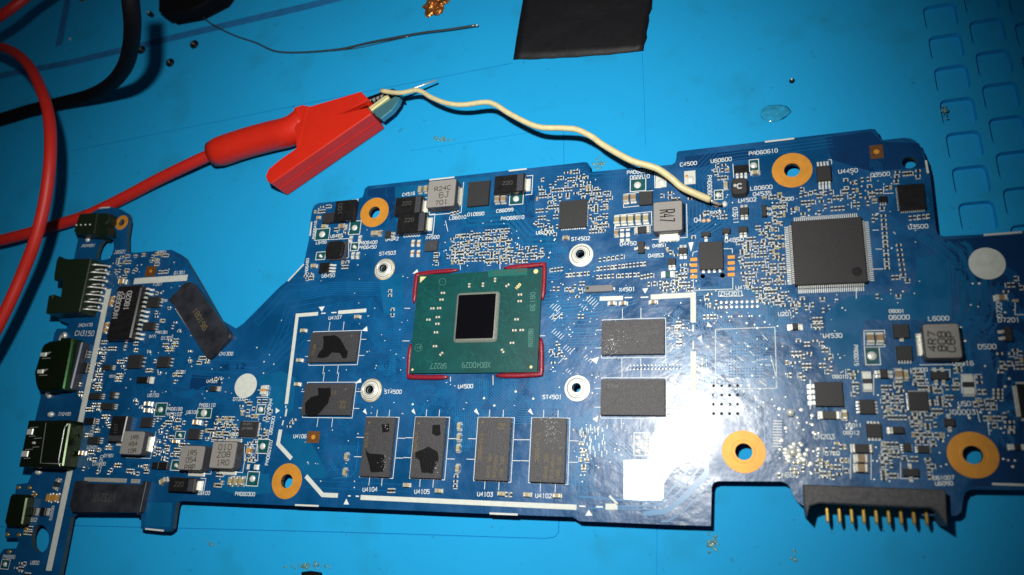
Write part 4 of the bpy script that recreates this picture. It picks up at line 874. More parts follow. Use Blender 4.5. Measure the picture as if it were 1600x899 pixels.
# ---------------------------------------------------------------- small parts
ME = {}
for key, a in {'r4': (1.0, .5, .33, 'resist', 'tinbright', .25), 'c4': (1.0, .52, .5, 'cap_tan', 'tin', .25), 'b4': (1.0, .52, .5, 'cap', 'tin', .25), 'r6': (.62, .34, .25, 'resist', 'tinbright', .28), 'c6': (1.5, .8, .7, 'cap', 'tin', .25)}.items():
    ME[key] = smd_mesh(*a, name=('resistor' if key[0] == 'r' else 'capacitor'))
NSM = {'resistor': 0, 'capacitor': 0}; LIM = {'resistor': 285, 'capacitor': 130}
bulk = MB()
def small(x, y, ang=0, key='r4', mm=False, chk=True, tick=True):
    if key in ('c4', 'b4') and rnd.random() < .6: key = 'r4'
    c = (x, y) if mm else W(x, y)
    if chk and (not free(*c, .32) or not inside(*c)): return False
    L_, w_ = {'r4': (1.0, .5), 'c4': (1.0, .5), 'b4': (1.0, .5), 'r6': (.62, .34), 'c6': (1.5, .8)}[key]
    if ang % 180 == 90: L_, w_ = w_, L_
    nm = 'resistor' if key[0] == 'r' else 'capacitor'
    if NSM[nm] < LIM[nm]: NSM[nm] += 1; place(ME[key], nm, BR, c, ang+rnd.uniform(-3, 3))
    else:
        me = ME[key]; n0 = len(bulk.v); ca, sa = math.cos(math.radians(ang)), math.sin(math.radians(ang))
        for v in me.vertices: vx, vy = v.co.x/S, v.co.y/S; bulk.v.append((c[0]+vx*ca-vy*sa, c[1]+vx*sa+vy*ca, v.co.z/S))
        for p in me.polygons:
            bulk.f.append(tuple(n0+i for i in p.vertices)); mn = me.materials[p.material_index]; bulk.m.append(bulk.mi(next(k for k in ('resist', 'cap_tan', 'cap', 'tin', 'tinbright') if M[k] == mn)))
    occ(c[0]-L_/2, c[1]-w_/2, c[0]+L_/2, c[1]+w_/2)
    if tick and rnd.random() < .62:
        s_ = rnd.choice((-1, 1))
        if ang % 180 == 90: silk.ribbon([(c[0]+s_*.52, c[1]-.5), (c[0]+s_*.52, c[1]+.5)], .12, .056, 'silk')
        else: silk.ribbon([(c[0]-.5, c[1]+s_*.52), (c[0]+.5, c[1]+s_*.52)], .12, .056, 'silk')
    return True
vias = MB()
def via(x, y, r=.2, mm=False, k='tinbright'):
    c = (x, y) if mm else W(x, y)
    if inside(*c): vias.dome(c[0], c[1], r, .005, .07, k, 7)
def arr(x0, y0, x1, y1, n, ang=90, key='r4', chk=False):
    for i in range(n):
        t = i/max(1, n-1); small(x0+(x1-x0)*t, y0+(y1-y0)*t, ang, key, chk=chk)
def fill(px, n, keys=('r4',)*5+('c4',), pv=.4, vang=.65):
    P = Ws(px); xs = [p[0] for p in P]; ys = [p[1] for p in P]; k = 0; t = 0
    while k < n and t < n*40:
        t += 1; x = rnd.uniform(min(xs), max(xs)); y = rnd.uniform(min(ys), max(ys))
        x = round(x/.62)*.62; y = round(y/.62)*.62
        if not inside(x, y, P): continue
        if small(x, y, 90 if rnd.random() < vang else 0, rnd.choice(keys), True):
            k += 1
            if rnd.random() < .55:    # its neighbours in a short row
                for s_ in range(rnd.randint(1, 3)):
                    x += .72
                    if inside(x, y, P) and small(x, y, 90, rnd.choice(keys), True): k += 1
            if rnd.random() < pv: via(x+rnd.uniform(-1, 1), y+rnd.uniform(-1, 1), rnd.uniform(.12, .22), True)
# explicit rows read off the photograph
arr(706, 335, 716, 333, 3); arr(938, 407, 972, 402, 6); arr(934, 421, 1008, 413, 14); arr(863, 423, 878, 421, 4); arr(886, 431, 920, 428, 7); arr(934, 434, 958, 432, 5); arr(967, 432, 998, 430, 6); arr(1003, 434, 1018, 431, 4)
arr(1014, 445, 1032, 443, 3); arr(843, 425+68, 0, 0, 0); arr(711, 386, 722, 384, 3); arr(767, 371, 792, 368, 5); arr(709, 382, 724, 381, 3); arr(727, 407, 757, 406, 6); arr(700, 402, 722, 401, 4); arr(818, 400, 838, 398, 4); arr(788, 396, 812, 399, 5); arr(868, 496, 878, 495, 2); arr(905, 495, 911, 495, 2)
arr(1380, 338, 1386, 420, 13, 0); arr(1404, 384, 1411, 430, 7, 0); arr(1231, 262, 0, 0, 0); arr(1251, 306, 1274, 301, 4); arr(1290, 303, 1298, 301, 2); arr(1347, 282, 1356, 281, 2); arr(1422, 342, 1450, 339, 5)
arr(608, 767, 616, 767, 3, 90); arr(792, 773, 799, 773.5, 2, 90); arr(460, 656, 452, 667, 3, 0); arr(610, 456, 610, 463, 2, 0); arr(614, 485, 614, 492, 2, 0); arr(713, 745, 712, 760, 3, 0); arr(866, 452, 873, 452, 2)
arr(1402, 270, 1400, 284, 3, 0); arr(1412, 273, 1422, 272, 3); arr(1434, 268, 1434, 276, 2, 0); arr(1500, 607-10, 1527, 592, 0)
arr(1529, 590, 1530, 598, 2, 0); arr(1530, 613, 1538, 613, 2); arr(1556, 610, 1556, 622, 3, 0); arr(1562, 610, 1562, 622, 3, 0); arr(1534, 637, 1552, 637, 3); arr(1574, 660, 1574, 668, 2, 0); arr(1580, 660, 1580, 676, 3, 0)
arr(1063, 389, 1050, 410, 3, 0)
fill([(838, 277), (905, 268), (950, 300), (955, 312), (880, 310), (872, 362), (838, 362)], 86, ('r4', 'r4', 'c4', 'r4'))
fill([(920, 312), (952, 308), (948, 365), (920, 365)], 32); fill([(843, 358), (880, 358), (878, 372), (843, 365)], 5)
fill([(706, 372), (740, 362), (795, 358), (800, 385), (848, 388), (852, 404), (800, 412), (706, 412)], 125)
fill([(672, 392), (684, 392), (684, 418), (676, 418)], 5); fill([(1040, 385), (1082, 385), (1082, 470), (1030, 460)], 30)
fill([(1144, 336), (1232, 318), (1228, 480), (1190, 475), (1160, 440), (1150, 378)], 135, ('r4', 'r4', 'c4', 'r4'))
fill([(1190, 306), (1222, 300), (1236, 340), (1215, 345), (1185, 320)], 10); fill([(1108, 252), (1145, 258), (1145, 280), (1118, 280)], 9)
fill([(1236, 300), (1330, 270), (1345, 300), (1345, 330), (1238, 338)], 36); fill([(1350, 285), (1392, 290), (1395, 345), (1355, 345)], 14)
fill([(1025, 300), (1075, 296), (1080, 316), (1030, 312)], 7); fill([(1060, 330), (1140, 330), (1145, 372), (1062, 375)], 9, ('r4', 'c4'))
fill([(1392, 425), (1425, 430), (1425, 462), (1360, 468)], 5); fill([(1225, 455), (1290, 460), (1285, 545), (1225, 545)], 22); fill([(1225, 545), (1300, 545), (1300, 590), (1225, 600)], 22, ('r4', 'r4', 'b4'))
fill([(1325, 580), (1345, 580), (1345, 620), (1328, 620)], 10); fill([(1375, 600), (1410, 600), (1420, 680), (1400, 690), (1378, 660)], 34, ('r4', 'r4', 'c4'))
fill([(1420, 578), (1500, 570), (1500, 612), (1455, 612), (1430, 606)], 26, ('r4', 'c4', 'r4')); fill([(1455, 612), (1490, 612), (1480, 650), (1455, 650)], 12)
fill([(1405, 645), (1475, 645), (1490, 690), (1400, 690)], 34, ('r4', 'r4', 'c4')); fill([(1380, 686), (1460, 690), (1455, 750), (1375, 750)], 34, ('r4', 'c4', 'r4'))
fill([(1290, 690), (1330, 690), (1330, 745), (1262, 748)], 24, ('r4', 'c4')); fill([(1515, 620), (1590, 620), (1590, 680), (1540, 680)], 10); fill([(1560, 545), (1600, 545), (1600, 600), (1565, 590)], 12); fill([(1560, 420), (1600, 430), (1600, 480), (1570, 480)], 6)
fill([(488, 322), (522, 318), (522, 332), (490, 336)], 7); fill([(483, 425), (524, 426), (500, 440), (474, 438)], 6); fill([(512, 345), (560, 345), (560, 372), (530, 372)], 5); fill([(512, 410), (545, 405), (545, 425), (515, 430)], 5)
fill([(183, 400), (215, 400), (215, 436), (175, 436)], 22, ('r4', 'c4', 'b4')); fill([(222, 398), (275, 396), (275, 430), (240, 432)], 18, ('r4', 'c4', 'b4'))
fill([(142, 535), (168, 535), (158, 610), (134, 610)], 30, ('r4', 'c4')); fill([(170, 535), (300, 540), (300, 600), (170, 600)], 40, ('r4', 'c4', 'b4')); fill([(240, 455), (255, 455), (290, 540), (240, 540)], 16)
fill([(120, 640), (175, 600), (200, 640), (175, 700), (125, 740)], 34, ('r4', 'c4', 'b4')); fill([(205, 620), (245, 640), (290, 655), (300, 720), (225, 720), (225, 650)], 52, ('r4', 'r4', 'c4'))
fill([(310, 650), (375, 655), (372, 684), (318, 690)], 40, ('r4', 'r4', 'c4')); fill([(376, 620), (425, 620), (420, 690), (400, 690), (400, 655), (376, 650)], 24, ('r4', 'c4')); fill([(195, 710), (235, 715), (230, 742), (150, 738)], 16, ('b4', 'r4'))
fill([(310, 736), (350, 738), (350, 760), (315, 760)], 7, ('c4', 'b4')); fill([(370, 690), (400, 690), (400, 735), (372, 735)], 6, ('b4', 'r4')); fill([(345, 590), (350, 600), (330, 600), (330, 590)], 3)
fill([(110, 590), (118, 560), (135, 560), (128, 630)], 8, ('b4', 'r4')); fill([(40, 765), (56, 765), (50, 840), (30, 830)], 6, ('b4',)); fill([(15, 870), (60, 880), (50, 899), (10, 899)], 9, ('b4', 'r4')); fill([(295, 560), (330, 548), (330, 568), (300, 575)], 8, ('c4',))
fill([(883, 452), (915, 440), (910, 465), (890, 470)], 9, ('r4', 'c4')); fill([(1056, 494), (1070, 494), (1066, 540), (1056, 540)], 8, ('r4', 'c4')); fill([(905, 695), (918, 690), (918, 735), (905, 735)], 8, ('r4', 'c4'))
fill([(1098, 458), (1122, 458), (1118, 500), (1100, 500)], 10, ('c4', 'r4')); fill([(1255, 720), (1262, 748), (1215, 745), (1215, 725)], 6, ('c4',)); fill([(850, 500), (870, 490), (880, 560), (862, 590)], 7)
arr(991, 640, 1034, 640, 7, 90)
obj('small_components', bulk, BR, kind='stuff')
# 2 x 8 pad footprint, round pads and the bare ball-grid footprint
for i in range(8):
    for j in range(2): via(1127+i*8.1, 472.5+j*7.5-i*.2, .36)
    via(1131+i*8 if i % 2 else 1127+i*8, 495-i*.2, .22)
for i in range(13):
    for j in range(12):
        if 3 < i < 9 and 3 < j < 8: continue
        via(1140+i*4.5, 539+j*4.6, .15, k='trace')
for i in range(4):
    for j in range(4): via(1115+i*12.5, 603+j*14.5, .33, k='hole')
for i in range(3):
    for j in range(2): c = W(996.5+j*13, 684+i*10.5); vias.box(c[0]-.6, c[1]-.38, c[0]+.6, c[1]+.38, .004, .08, 'tinbright', .03)
c = W(1003, 694.5); silk.ribbon([(c[0]-1.6, c[1]-2.3), (c[0]+1.6, c[1]-2.3), (c[0]+1.6, c[1]+2.3), (c[0]-1.6, c[1]+2.3), (c[0]-1.6, c[1]-2.3)], .2, .056, 'silk')
def vfill(px, n, r=(.11, .2), k='tinbright'):
    P = Ws(px); xs = [p[0] for p in P]; ys = [p[1] for p in P]
    for _ in range(n):
        x = rnd.uniform(min(xs), max(xs)); y = rnd.uniform(min(ys), max(ys))
        if inside(x, y, P) and free(x, y, .3): via(x, y, rnd.uniform(*r), True, k)
vfill([(850, 400), (935, 420), (935, 640), (860, 600)], 70); vfill([(1035, 490), (1078, 490), (1078, 640), (1040, 640)], 60); vfill([(690, 360), (870, 355), (880, 420), (690, 425)], 60)
vfill([(560, 430), (640, 430), (640, 640), (440, 640)], 40); vfill([(890, 650), (990, 655), (985, 700), (905, 770)], 60); vfill([(1130, 300), (1240, 300), (1240, 500), (1060, 480)], 110); vfill([(1240, 270), (1440, 270), (1440, 480), (1380, 480)], 100)
vfill([(1220, 460), (1330, 460), (1330, 600), (1220, 600)], 50); vfill([(1310, 580), (1600, 580), (1590, 750), (1310, 750)], 150, (.14, .28)); vfill([(1215, 620), (1270, 620), (1300, 740), (1215, 745)], 60, (.18, .42)); vfill([(1090, 500), (1220, 500), (1210, 640), (1090, 640)], 60, (.12, .3))
vfill([(130, 530), (430, 540), (430, 770), (130, 740)], 120, (.12, .26)); vfill([(170, 395), (290, 400), (330, 560), (150, 540)], 60, (.12, .26)); vfill([(470, 640), (560, 650), (560, 770), (470, 750)], 24); vfill([(1500, 420), (1600, 420), (1600, 580), (1500, 580)], 22, (.14, .26))
for x, y in ((679, 652), (756, 622), (772, 634), (805, 612), (833, 623), (863, 604), (645, 632), (707, 592)): pass
for x, y in ((756, 622.5), (772, 634), (805.5, 612), (833, 623), (644.7, 632)): via(x, y, .3)
for i in range(15):
    for j in range(2): via(985+i*5.6, 571.5+j*6-i*.1, .2); silk.ribbon(Ws([(985+i*5.6, 571.5), (982+i*5.6, 577)]), .1, .056, 'silk')
for i in range(10): c = W(1215-.1*i, 658+i*4.4); silk.ribbon([(c[0]-.8, c[1]), (c[0]+.8, c[1])], .22, .056, 'silk')
for i in range(6): via(1097, 561+i*7.6, .34); via(1104, 563+i*7.6, .2)
for i in range(5):
    for j in range(2): c = W(1042+i*7, 636+j*9); vias.box(c[0]-.32, c[1]-.42, c[0]+.32, c[1]+.42, .004, .1, 'tinbright', .03)
for i in range(14):   # short bright routing stubs around the bare footprint
    x = rnd.uniform(1120, 1205); y = rnd.uniform(520, 600); silk.ribbon(Ws([(x, y), (x+rnd.choice((-8, 8, 10)), y+rnd.choice((0, 8)))]), .16, .056, 'silk')
obj('vias_and_pads', vias, BR, kind='stuff', smooth=True)
# ---------------------------------------------------------------- silkscreen lettering
TX = [("PAD60610", 1170.8, 243.3, 1215, 238), ("U60600", 1111, 255, 1143, 251.4), ("C4500", 1063, 260.4, 1088.6, 257.5), ("L60600", 1173, 298, 1206.7, 295), ("Q4535", 1177, 307, 1205, 304.7), ("U4502", 1154.5, 317, 1181.7, 314.5), ("U4503", 1099, 338, 1125.7, 335), ("PAD6060", 1105.4, 275, 1106.3, 308), ("U300", 1220.4, 315, 1240, 313), ("PAD66610", 980, 272.6, 1019, 269.6), ("Q66610", 984.7, 280.6, 1014.8, 278.3), ("Q4450", 969, 384.7, 994, 383), ("L66610", 1030, 379, 1060, 377), ("Q4851", 1020, 387, 1041.5, 385.7), ("Q4853", 1013, 402.7, 1036.5, 401.7), ("U66000", 838, 366.7, 865, 365), ("ST4502", 893, 376.7, 921.4, 375.2), ("Q4850", 1133, 379, 1161.7, 377.5), ("Q4", 1085, 347.6, 1096, 346.8), ("Q3611", 1145, 325, 1147, 350), ("Q301", 1160.5, 380, 1162, 400),
 ("ST4503", 592.7, 399.5, 617.8, 397.7), ("C66000", 631, 371, 655.8, 369.4), ("C4516", 629, 306.9, 648, 304.6), ("L66010", 702.4, 344, 728, 341.6), ("Q66010", 756.7, 331.4, 731, 333.2), ("C66099", 775.8, 332.8, 801.7, 330.2), ("PAD66010", 783, 344.6, 818.7, 342), ("X4500", 665, 374.4, 686, 373), ("Q4842", 602.8, 377, 622.3, 375.5), ("PAD6400", 561.5, 382.7, 589, 381), ("PAD6450", 560.7, 389.7, 587.7, 388.2), ("U6400", 516.4, 372, 534.7, 370.3), ("L6450", 494, 382, 510, 380.5), ("U6450", 503, 434, 522.7, 433), ("PAD66410", 492, 373, 495.5, 345.5), ("PAD6460", 480.5, 430, 483, 404), ("000", 549, 317, 559.5, 316),
 ("ST4500", 601, 615.3, 627, 615.3), ("U4500", 716, 607.2, 738.8, 606.4), ("U4107", 513.7, 499.8, 533.3, 498.4), ("ST4501", 848, 623.6, 877.4, 623.6), ("U4104", 567, 768.4, 589.4, 767.8), ("U4105", 647.8, 771.3, 671, 771.6), ("U4103", 746, 775.3, 769.7, 776), ("U4102", 836.9, 777.8, 862, 778.4), ("U4106", 458.8, 684.5, 478.4, 684.8), ("X4501", 967.6, 455.7, 992, 454.6), ("U4701", 1149.9, 452.9, 1176.7, 452.2), ("CN4201", 1127, 462.3, 1156, 461.8), ("U201", 1216.4, 494, 1237.5, 493.5),
 ("U4501", 322.8, 598.3, 340, 598.3), ("D7200", 364.4, 626.5, 382.5, 626.5), ("PAD6110", 311.3, 635.8, 335.8, 635.8), ("U6150", 230.6, 620.4, 247.7, 620.4), ("PAD6160", 260.7, 641.7, 284.4, 641.7), ("PAD6103", 258.2, 650.3, 283, 650.3), ("U6100", 291.8, 646.6, 309, 647), ("C6100", 309.4, 773.3, 327.7, 773.3), ("PAD60300", 367.6, 774.5, 398, 775.3), ("L60300", 354.6, 681, 372, 681.5), ("PAD60351", 420.5, 624, 415.5, 661), ("U60300", 425, 679, 430, 651), ("PAD60310", 419, 727, 426, 689),
 ("U4450", 1310.5, 271.5, 1340, 269.2), ("Q3500", 1360.9, 277, 1390.4, 274.6), ("U3500", 1419.8, 358.4, 1450, 356.5), ("Q6001", 1389.5, 488.9, 1412.8, 488.7), ("Q6000", 1389.5, 499.6, 1421, 499), ("L6000", 1451, 501.4, 1482.9, 500.7), ("D7201", 1560, 503.6, 1593, 503.2), ("D7209", 1566, 496, 1564, 468), ("D500", 1529, 545.7, 1556.6, 545.3), ("U4530", 1286.4, 528, 1315.6, 527.5), ("U6016", 1489, 571.5, 1521, 571.2), ("Q6010", 1301.4, 591.5, 1325, 591.2), ("PAD6015", 1334, 539.7, 1335.5, 571.5), ("U6000", 1423.5, 580.7, 1449, 580.5), ("U501", 1497.7, 634.6, 1524, 634.3), ("JG0003", 1481.8, 648, 1524, 647.7), ("Q6011", 1322.3, 667.7, 1346, 667.5), ("Q6012", 1318.4, 679.3, 1342.8, 679), ("CN203", 1272.6, 686.3, 1304, 686), ("D790", 1290, 712, 1311.8, 711.7), ("Q61007", 1458.6, 750.2, 1491, 749.2), ("U6090", 1462, 759, 1489, 758.2), ("CN600", 1216, 745.8, 1247, 745.5), ("D6005", 1377, 690, 1376, 722),
 ("JACK470", 122, 511, 144, 510), ("CN3150", 117, 524.5, 146, 525), ("CN2400", 91.6, 649.5, 110, 649.5), ("CN1300", 342.6, 555.5, 363.6, 555.5), ("CN1900", 144.5, 727.6, 164.5, 727.6), ("Q1901", 162.3, 714.5, 177.4, 714.5), ("U2401", 136, 702, 152.3, 702), ("D2602", 41.4, 814.8, 57.5, 815.2), ("D2600", 81, 812.6, 85.5, 791), ("PAD800", 4.6, 872.6, 23, 873.2), ("U800", 47.6, 882, 60.7, 882.6), ("F207", 239.8, 447, 253, 446), ("Q1301", 272, 429.2, 289, 428.2), ("F201", 245.7, 397.8, 259.7, 396.8), ("U4161", 250, 472, 262, 471.5), ("Q471", 233, 528, 244, 528), ("D3153", 171, 590, 182.5, 590), ("Q1381", 275, 583.5, 290, 583.5), ("PAD1301", 243, 521.5, 262, 521.5), ("D1302", 252, 531, 269, 531), ("JACK9051", 127, 386.5, 148, 385.5), ("J8601", 178, 397, 196, 396), ("D2401", 145, 682, 151, 656), ("C2620", 157, 768-30, 162, 712)]
for t in TX: text(silk, t[0], W(t[1], t[2]), W(t[3], t[4]), .056, 'silk', 1.55)
text(silk, '26 12', W(343, 578), W(382, 575.5), .056, 'mask_dark', 1.0, .35)
def sl(pts, wd=.14): silk.ribbon(Ws(pts), wd, .056, 'silk')
def tri(pts): silk.prism(Ws(pts), .003, .058, 'silk')
for p in ([(498, 480), (507.5, 479), (503, 487)], [(573.5, 510), (574.5, 518), (565.5, 517)], [(564, 591.5), (564.5, 598), (554.5, 599.5)], [(567, 643.5), (571, 638.5), (573.5, 648)], [(643, 643), (646.5, 638.5), (649.5, 648)], [(740.5, 643), (744.5, 638.5), (749, 649)], [(825, 643), (829, 638.5), (833.5, 649)], [(537, 788.5), (545.5, 788.5), (541.3, 779.5)], [(914.5, 806), (926, 806), (920, 796.5)], [(431, 637.5), (437.5, 642), (431, 646.5)], [(1003.5, 451.5), (1013, 450.5), (1008, 459)], [(1075.5, 379.5), (1084, 378.5), (1079.5, 394)], [(1104, 511), (1106, 503), (1113, 511)], [(1089, 529), (1096.5, 524), (1096.5, 533.5)], [(923, 562), (936, 557.5), (932, 569)], [(926, 655), (935, 650), (933, 660)], [(644.5, 428), (652, 421), (654, 427)]): tri(p)
for p in ([(544, 775), (548, 775.3)], [(556, 775.5), (561, 775.8)], [(905, 791), (915, 791.5)], [(931, 792), (942, 792.3)], [(976, 465.5), (988, 465)], [(1001, 465), (1013, 464.5)], [(1083, 508), (1083.2, 519)], [(1083.3, 533), (1083.3, 546)], [(502, 490), (509, 489.7)], [(518, 489), (526, 488.5)], [(447, 634), (446.6, 638)]): sl(p, .28)
sl([(1118, 515), (1210.6, 511.5), (1214, 607), (1118, 608), (1118, 515)]); sl([(1082, 401), (1083, 395), (1090, 392.5)]); sl([(1131, 389), (1144, 389), (1144.5, 396)]); sl([(1083.5, 437), (1083.5, 457)]); sl([(1145, 434), (1145, 452), (1085, 454)])
sl([(1123, 455.5), (1123, 463.5), (1159, 463), (1159, 455), (1123, 455.5)]); sl([(961, 337), (1018, 331), (1018.5, 352), (961.5, 357), (961, 337)]); sl([(974.5, 304), (1020.5, 298)]); sl([(974, 304), (974.5, 324.5), (1000, 322)]); sl([(1350, 517), (1382, 516.5), (1382.5, 542), (1350.5, 542.5), (1350, 517)])
sl([(960, 362), (961, 351)]); sl([(1145, 256.5), (1146.5, 278)]); sl([(1294, 250), (1299, 250), (1299.5, 257)]); sl([(1380, 303), (1396, 302)]); sl([(1330, 316), (1330.5, 326)]); sl([(1363, 360), (1373, 360)]); sl([(1368, 389.5), (1378, 389.5)]); sl([(1363, 421), (1380, 420.5)]); sl([(1338, 450), (1338, 467)]); sl([(1263, 322), (1263.5, 331)])
sl([(1266, 594), (1266, 640)], .25); sl([(1333, 585), (1333, 618)]); sl([(1365, 585), (1365, 618)]); sl([(1502, 585), (1503, 615)]); sl([(1522, 585), (1525, 618)]); sl([(1329, 710), (1329, 748)]); sl([(1361, 710), (1361, 750)]); sl([(1407, 722), (1407, 748), (1435, 748)]); sl([(1586, 470), (1586, 492), (1600, 492)]); sl([(1526, 640), (1531, 660)]); sl([(1542, 650), (1546, 680)]); sl([(1454, 578), (1484, 578), (1484, 590)])
sl([(696, 345), (700, 362)]); sl([(704, 600-3), (704, 597+5)]); sl([(770.5, 587), (770.5, 602)]); sl([(704, 589), (704, 600)]); sl([(719, 414), (719.5, 422)]); sl([(781, 411), (781.5, 421)]); sl([(632, 482), (641, 482)]); sl([(629, 533), (640, 533)]); sl([(844, 525), (852, 525)]); sl([(350, 690), (330, 690)]); sl([(403, 632-22), (419, 610-1), (418, 621), (401, 621)]); sl([(382, 695), (403, 695), (403, 720), (382, 720), (382, 695)]); sl([(238, 641), (238, 630)]); sl([(263, 703), (266, 703)])
sl([(440, 500), (440, 502)]); sl([(513, 375), (545, 373), (545, 402), (540, 405)]); sl([(1120, 312), (1131, 298), (1131, 280)], .12); sl([(1205, 560), (1213, 590), (1213, 607)])
for _ in range(42):  # stubby white routing beside the lower right memory, seen bright in the photo
    x = rnd.uniform(905, 950); y = rnd.uniform(662, 712)
    if free(*W(x, y), .1): sl([(x, y), (x, y+rnd.uniform(4, 10))], .2)
for gx, gy, gn, gl in ((852, 492, 6, 13), (856, 478, 5, 10), (915, 470, 5, 9), (862, 520, 5, 8), (905, 478, 3, 5), (856, 555, 6, 12), (880, 545, 4, 8), (912, 560, 4, 6), (930, 640, 5, 8), (884, 580, 4, 5)):
    for i in range(gn):
        x = gx+i*3.3; y = gy+i*2.6; l = gl*rnd.uniform(.5, 1)
        if free(*W(x, y), .1) and free(*W(x+l, y-l), .1): sl([(x, y), (x+l, y-l)], .12)
for _ in range(30):
    x = rnd.uniform(1040, 1058); y = rnd.uniform(505, 560); sl([(x, y), (x+rnd.uniform(4, 8), y-rnd.choice((0, 0, 5)))], .13)
for _ in range(120):  # tiny white marks
    x = rnd.uniform(560, 1080); y = rnd.uniform(340, 650); c = W(x, y)
    if free(*c, .5): sl([(x, y), (x+rnd.uniform(1, 3), y+rnd.uniform(-1, 1))], .14)
obj('printed_markings', silk, BR, kind='stuff')
# ---------------------------------------------------------------- connectors
def prism_part(name, pts, h, z0, k, ch=.15, label=None, extra=None):
    P = Ws(pts, h); cx = sum(p[0] for p in P)/len(P); cy = sum(p[1] for p in P)/len(P); m_ = MB(); m_.prism(P, z0, h, k, ch)
    if extra: extra(m_, h)
    xs = [p[0] for p in P]; ys = [p[1] for p in P]; return obj(name, m_, BR, (cx, cy, z0), label)
# battery connector
x0, y1 = W(1255, 757, 4.2); x1, y0 = W(1480, 795, 4.2)
m_ = MB(); P = [(x0, y1), (x1+.2, y1), (x1, y0+.2), (x1-.2, y0-2.8), (x1-1.6, y0-.4), (x1-2.4, y0), (x0+2.6, y0), (x0+.9, y0-.6), (x0+.3, y0-2.5), (x0, y0)]
m_.prism(P, -3.4, 4.0, 'conn', .2); m_.box(x0+3, y0+.4, x1-3, y1-1.0, 3.9, 4.05, 'conn')
bc = obj('battery_connector', m_, BR, (x0, y0, 0), 'wide black battery connector on the lower board edge')
for i, (x, ya_, yb_) in enumerate(zip((381, 482, 583, 683, 786, 889, 991, 1097, 1203), (616, 622, 628, 634, 638, 640, 642, 646, 648), (735, 738, 742, 744, 746, 748, 750, 752, 755))):
    a = W(1220+x/5.287, 680+ya_/5.287, .6); b = W(1220+(x+4)/5.287, 680+yb_/5.287, .6); m_ = MB()
    m_.prism([(a[0]-.27, a[1]+1.4), (a[0]-.27, b[1]+.7), (a[0]-.05, b[1]), (a[0]+.05, b[1]), (a[0]+.27, b[1]+.7), (a[0]+.27, a[1]+1.4)], -.2, .6, 'gold', .12); obj('blade_contact', m_, bc, (a[0], b[1], .2))
# ribbon connectors
ex = lambda m_, h: mark(m_, '180196', (301, 486, 318, 517), h+.008, 'ink_gold', 1.5, .2)
prism_part('ribbon_connector', [(263, 468), (289, 441.5), (296, 441), (303, 443.5), (360, 522.5), (358, 528), (327, 560.5), (321, 557.5), (270, 475)], 1.5, .05, 'conn_dark', .12, 'slanting black ribbon connector', ex)
m_ = MB()
for i in range(34):
    t = i/33; c = W(276+t*44, 486+t*66, .1); m_.dome(c[0], c[1], .22, .0, .15, 'tin', 6)
obj('contacts', m_, BR, (0, 0, 0), kind='stuff')
ex = lambda m_, h: mark(m_, '17321R', (182, 771.5, 147, 772), h+.008, 'ink_dark', 2.0, .22)
prism_part('ribbon_connector', [(117, 752), (130, 751), (131, 755), (222, 757.5), (222, 752), (229, 752.5), (224, 775), (218.5, 800), (213.5, 804.5), (213, 801), (112, 800.5), (108, 790)], 1.6, .05, 'conn_dark', .12, 'wide black ribbon connector at the lower left', ex)
m_ = MB(); a = W(133, 749); b = W(197, 751); n = 44
for i in range(n): x = a[0]+(b[0]-a[0])*i/(n-1); y = a[1]+(b[1]-a[1])*i/(n-1); m_.box(x-.09, y-.55, x+.09, y+.45, .02, .18, 'tin')
a = W(206, 751.5); b = W(218, 752)
for i in range(8): x = a[0]+(b[0]-a[0])*i/7; y = a[1]; m_.box(x-.09, y-.55, x+.09, y+.45, .02, .18, 'tin')
obj('contacts', m_, BR, (*a, 0), kind='stuff')
# HDMI-like connector
HP = [(76, 533.5), (93, 531), (93.5, 527.5), (113, 528.5), (112, 534), (113, 534), (99, 608), (96, 609), (84, 608), (80, 608), (74, 612), (58, 609), (55, 600), (53, 583), (65, 543), (68, 538)]
o = prism_part('video_connector', [(x*1.0, y) for x, y in HP], 4.4, -1.0, 'shell', .35, 'metal video connector with a dark green reflection painted into its colour')
xs_ = Ws([(113, 532), (99, 606)], 4.4); m_ = MB(); m_.box(xs_[0][0]-.4, xs_[0][1], xs_[0][0]+1.6, xs_[1][1], .05, 2.6, 'shellside', .3); obj('rear_cover', m_, o, (*xs_[0], 0))
for y in (555, 581.5):
    m_ = MB(); dx = (555-y)*.18; m_.prism(Ws([(66+dx, y-3), (80+dx, y-5), (80+dx, y-4), (68+dx, y+3.5)], 4.4), 4.41, 4.46, 'steel'); m_.prism(Ws([(64.5+dx, y-3.5), (73.5+dx, y-4), (72.5+dx, y+2.5), (63.5+dx, y+2.5)], 4.4), 4.42, 4.7, 'tinbright', .15)
    m_.prism(Ws([(66+dx, y+5), (79+dx, y+4.3), (79+dx, y+5.4), (66+dx, y+6)], 4.4), 4.41, 4.46, 'steel'); obj('spring_tab', m_, o, (*W(70, y), 4.6))
for x, y in ((97.5, 523.5), (74, 617)):
    m_ = MB(); a = W(x, y, .8); b = W(x-3 if y < 560 else x+3, y+9 if y < 560 else y-11, 2.4); m_.tube([(a[0], a[1], .1), (a[0], a[1], .9), (b[0], b[1], 2.4)], .55, 'tin', 8); m_.dome(a[0], a[1], 1.0, 0, .9, 'tinbright', 12); obj('shield_leg', m_, o, (*a, 0), smooth=True)
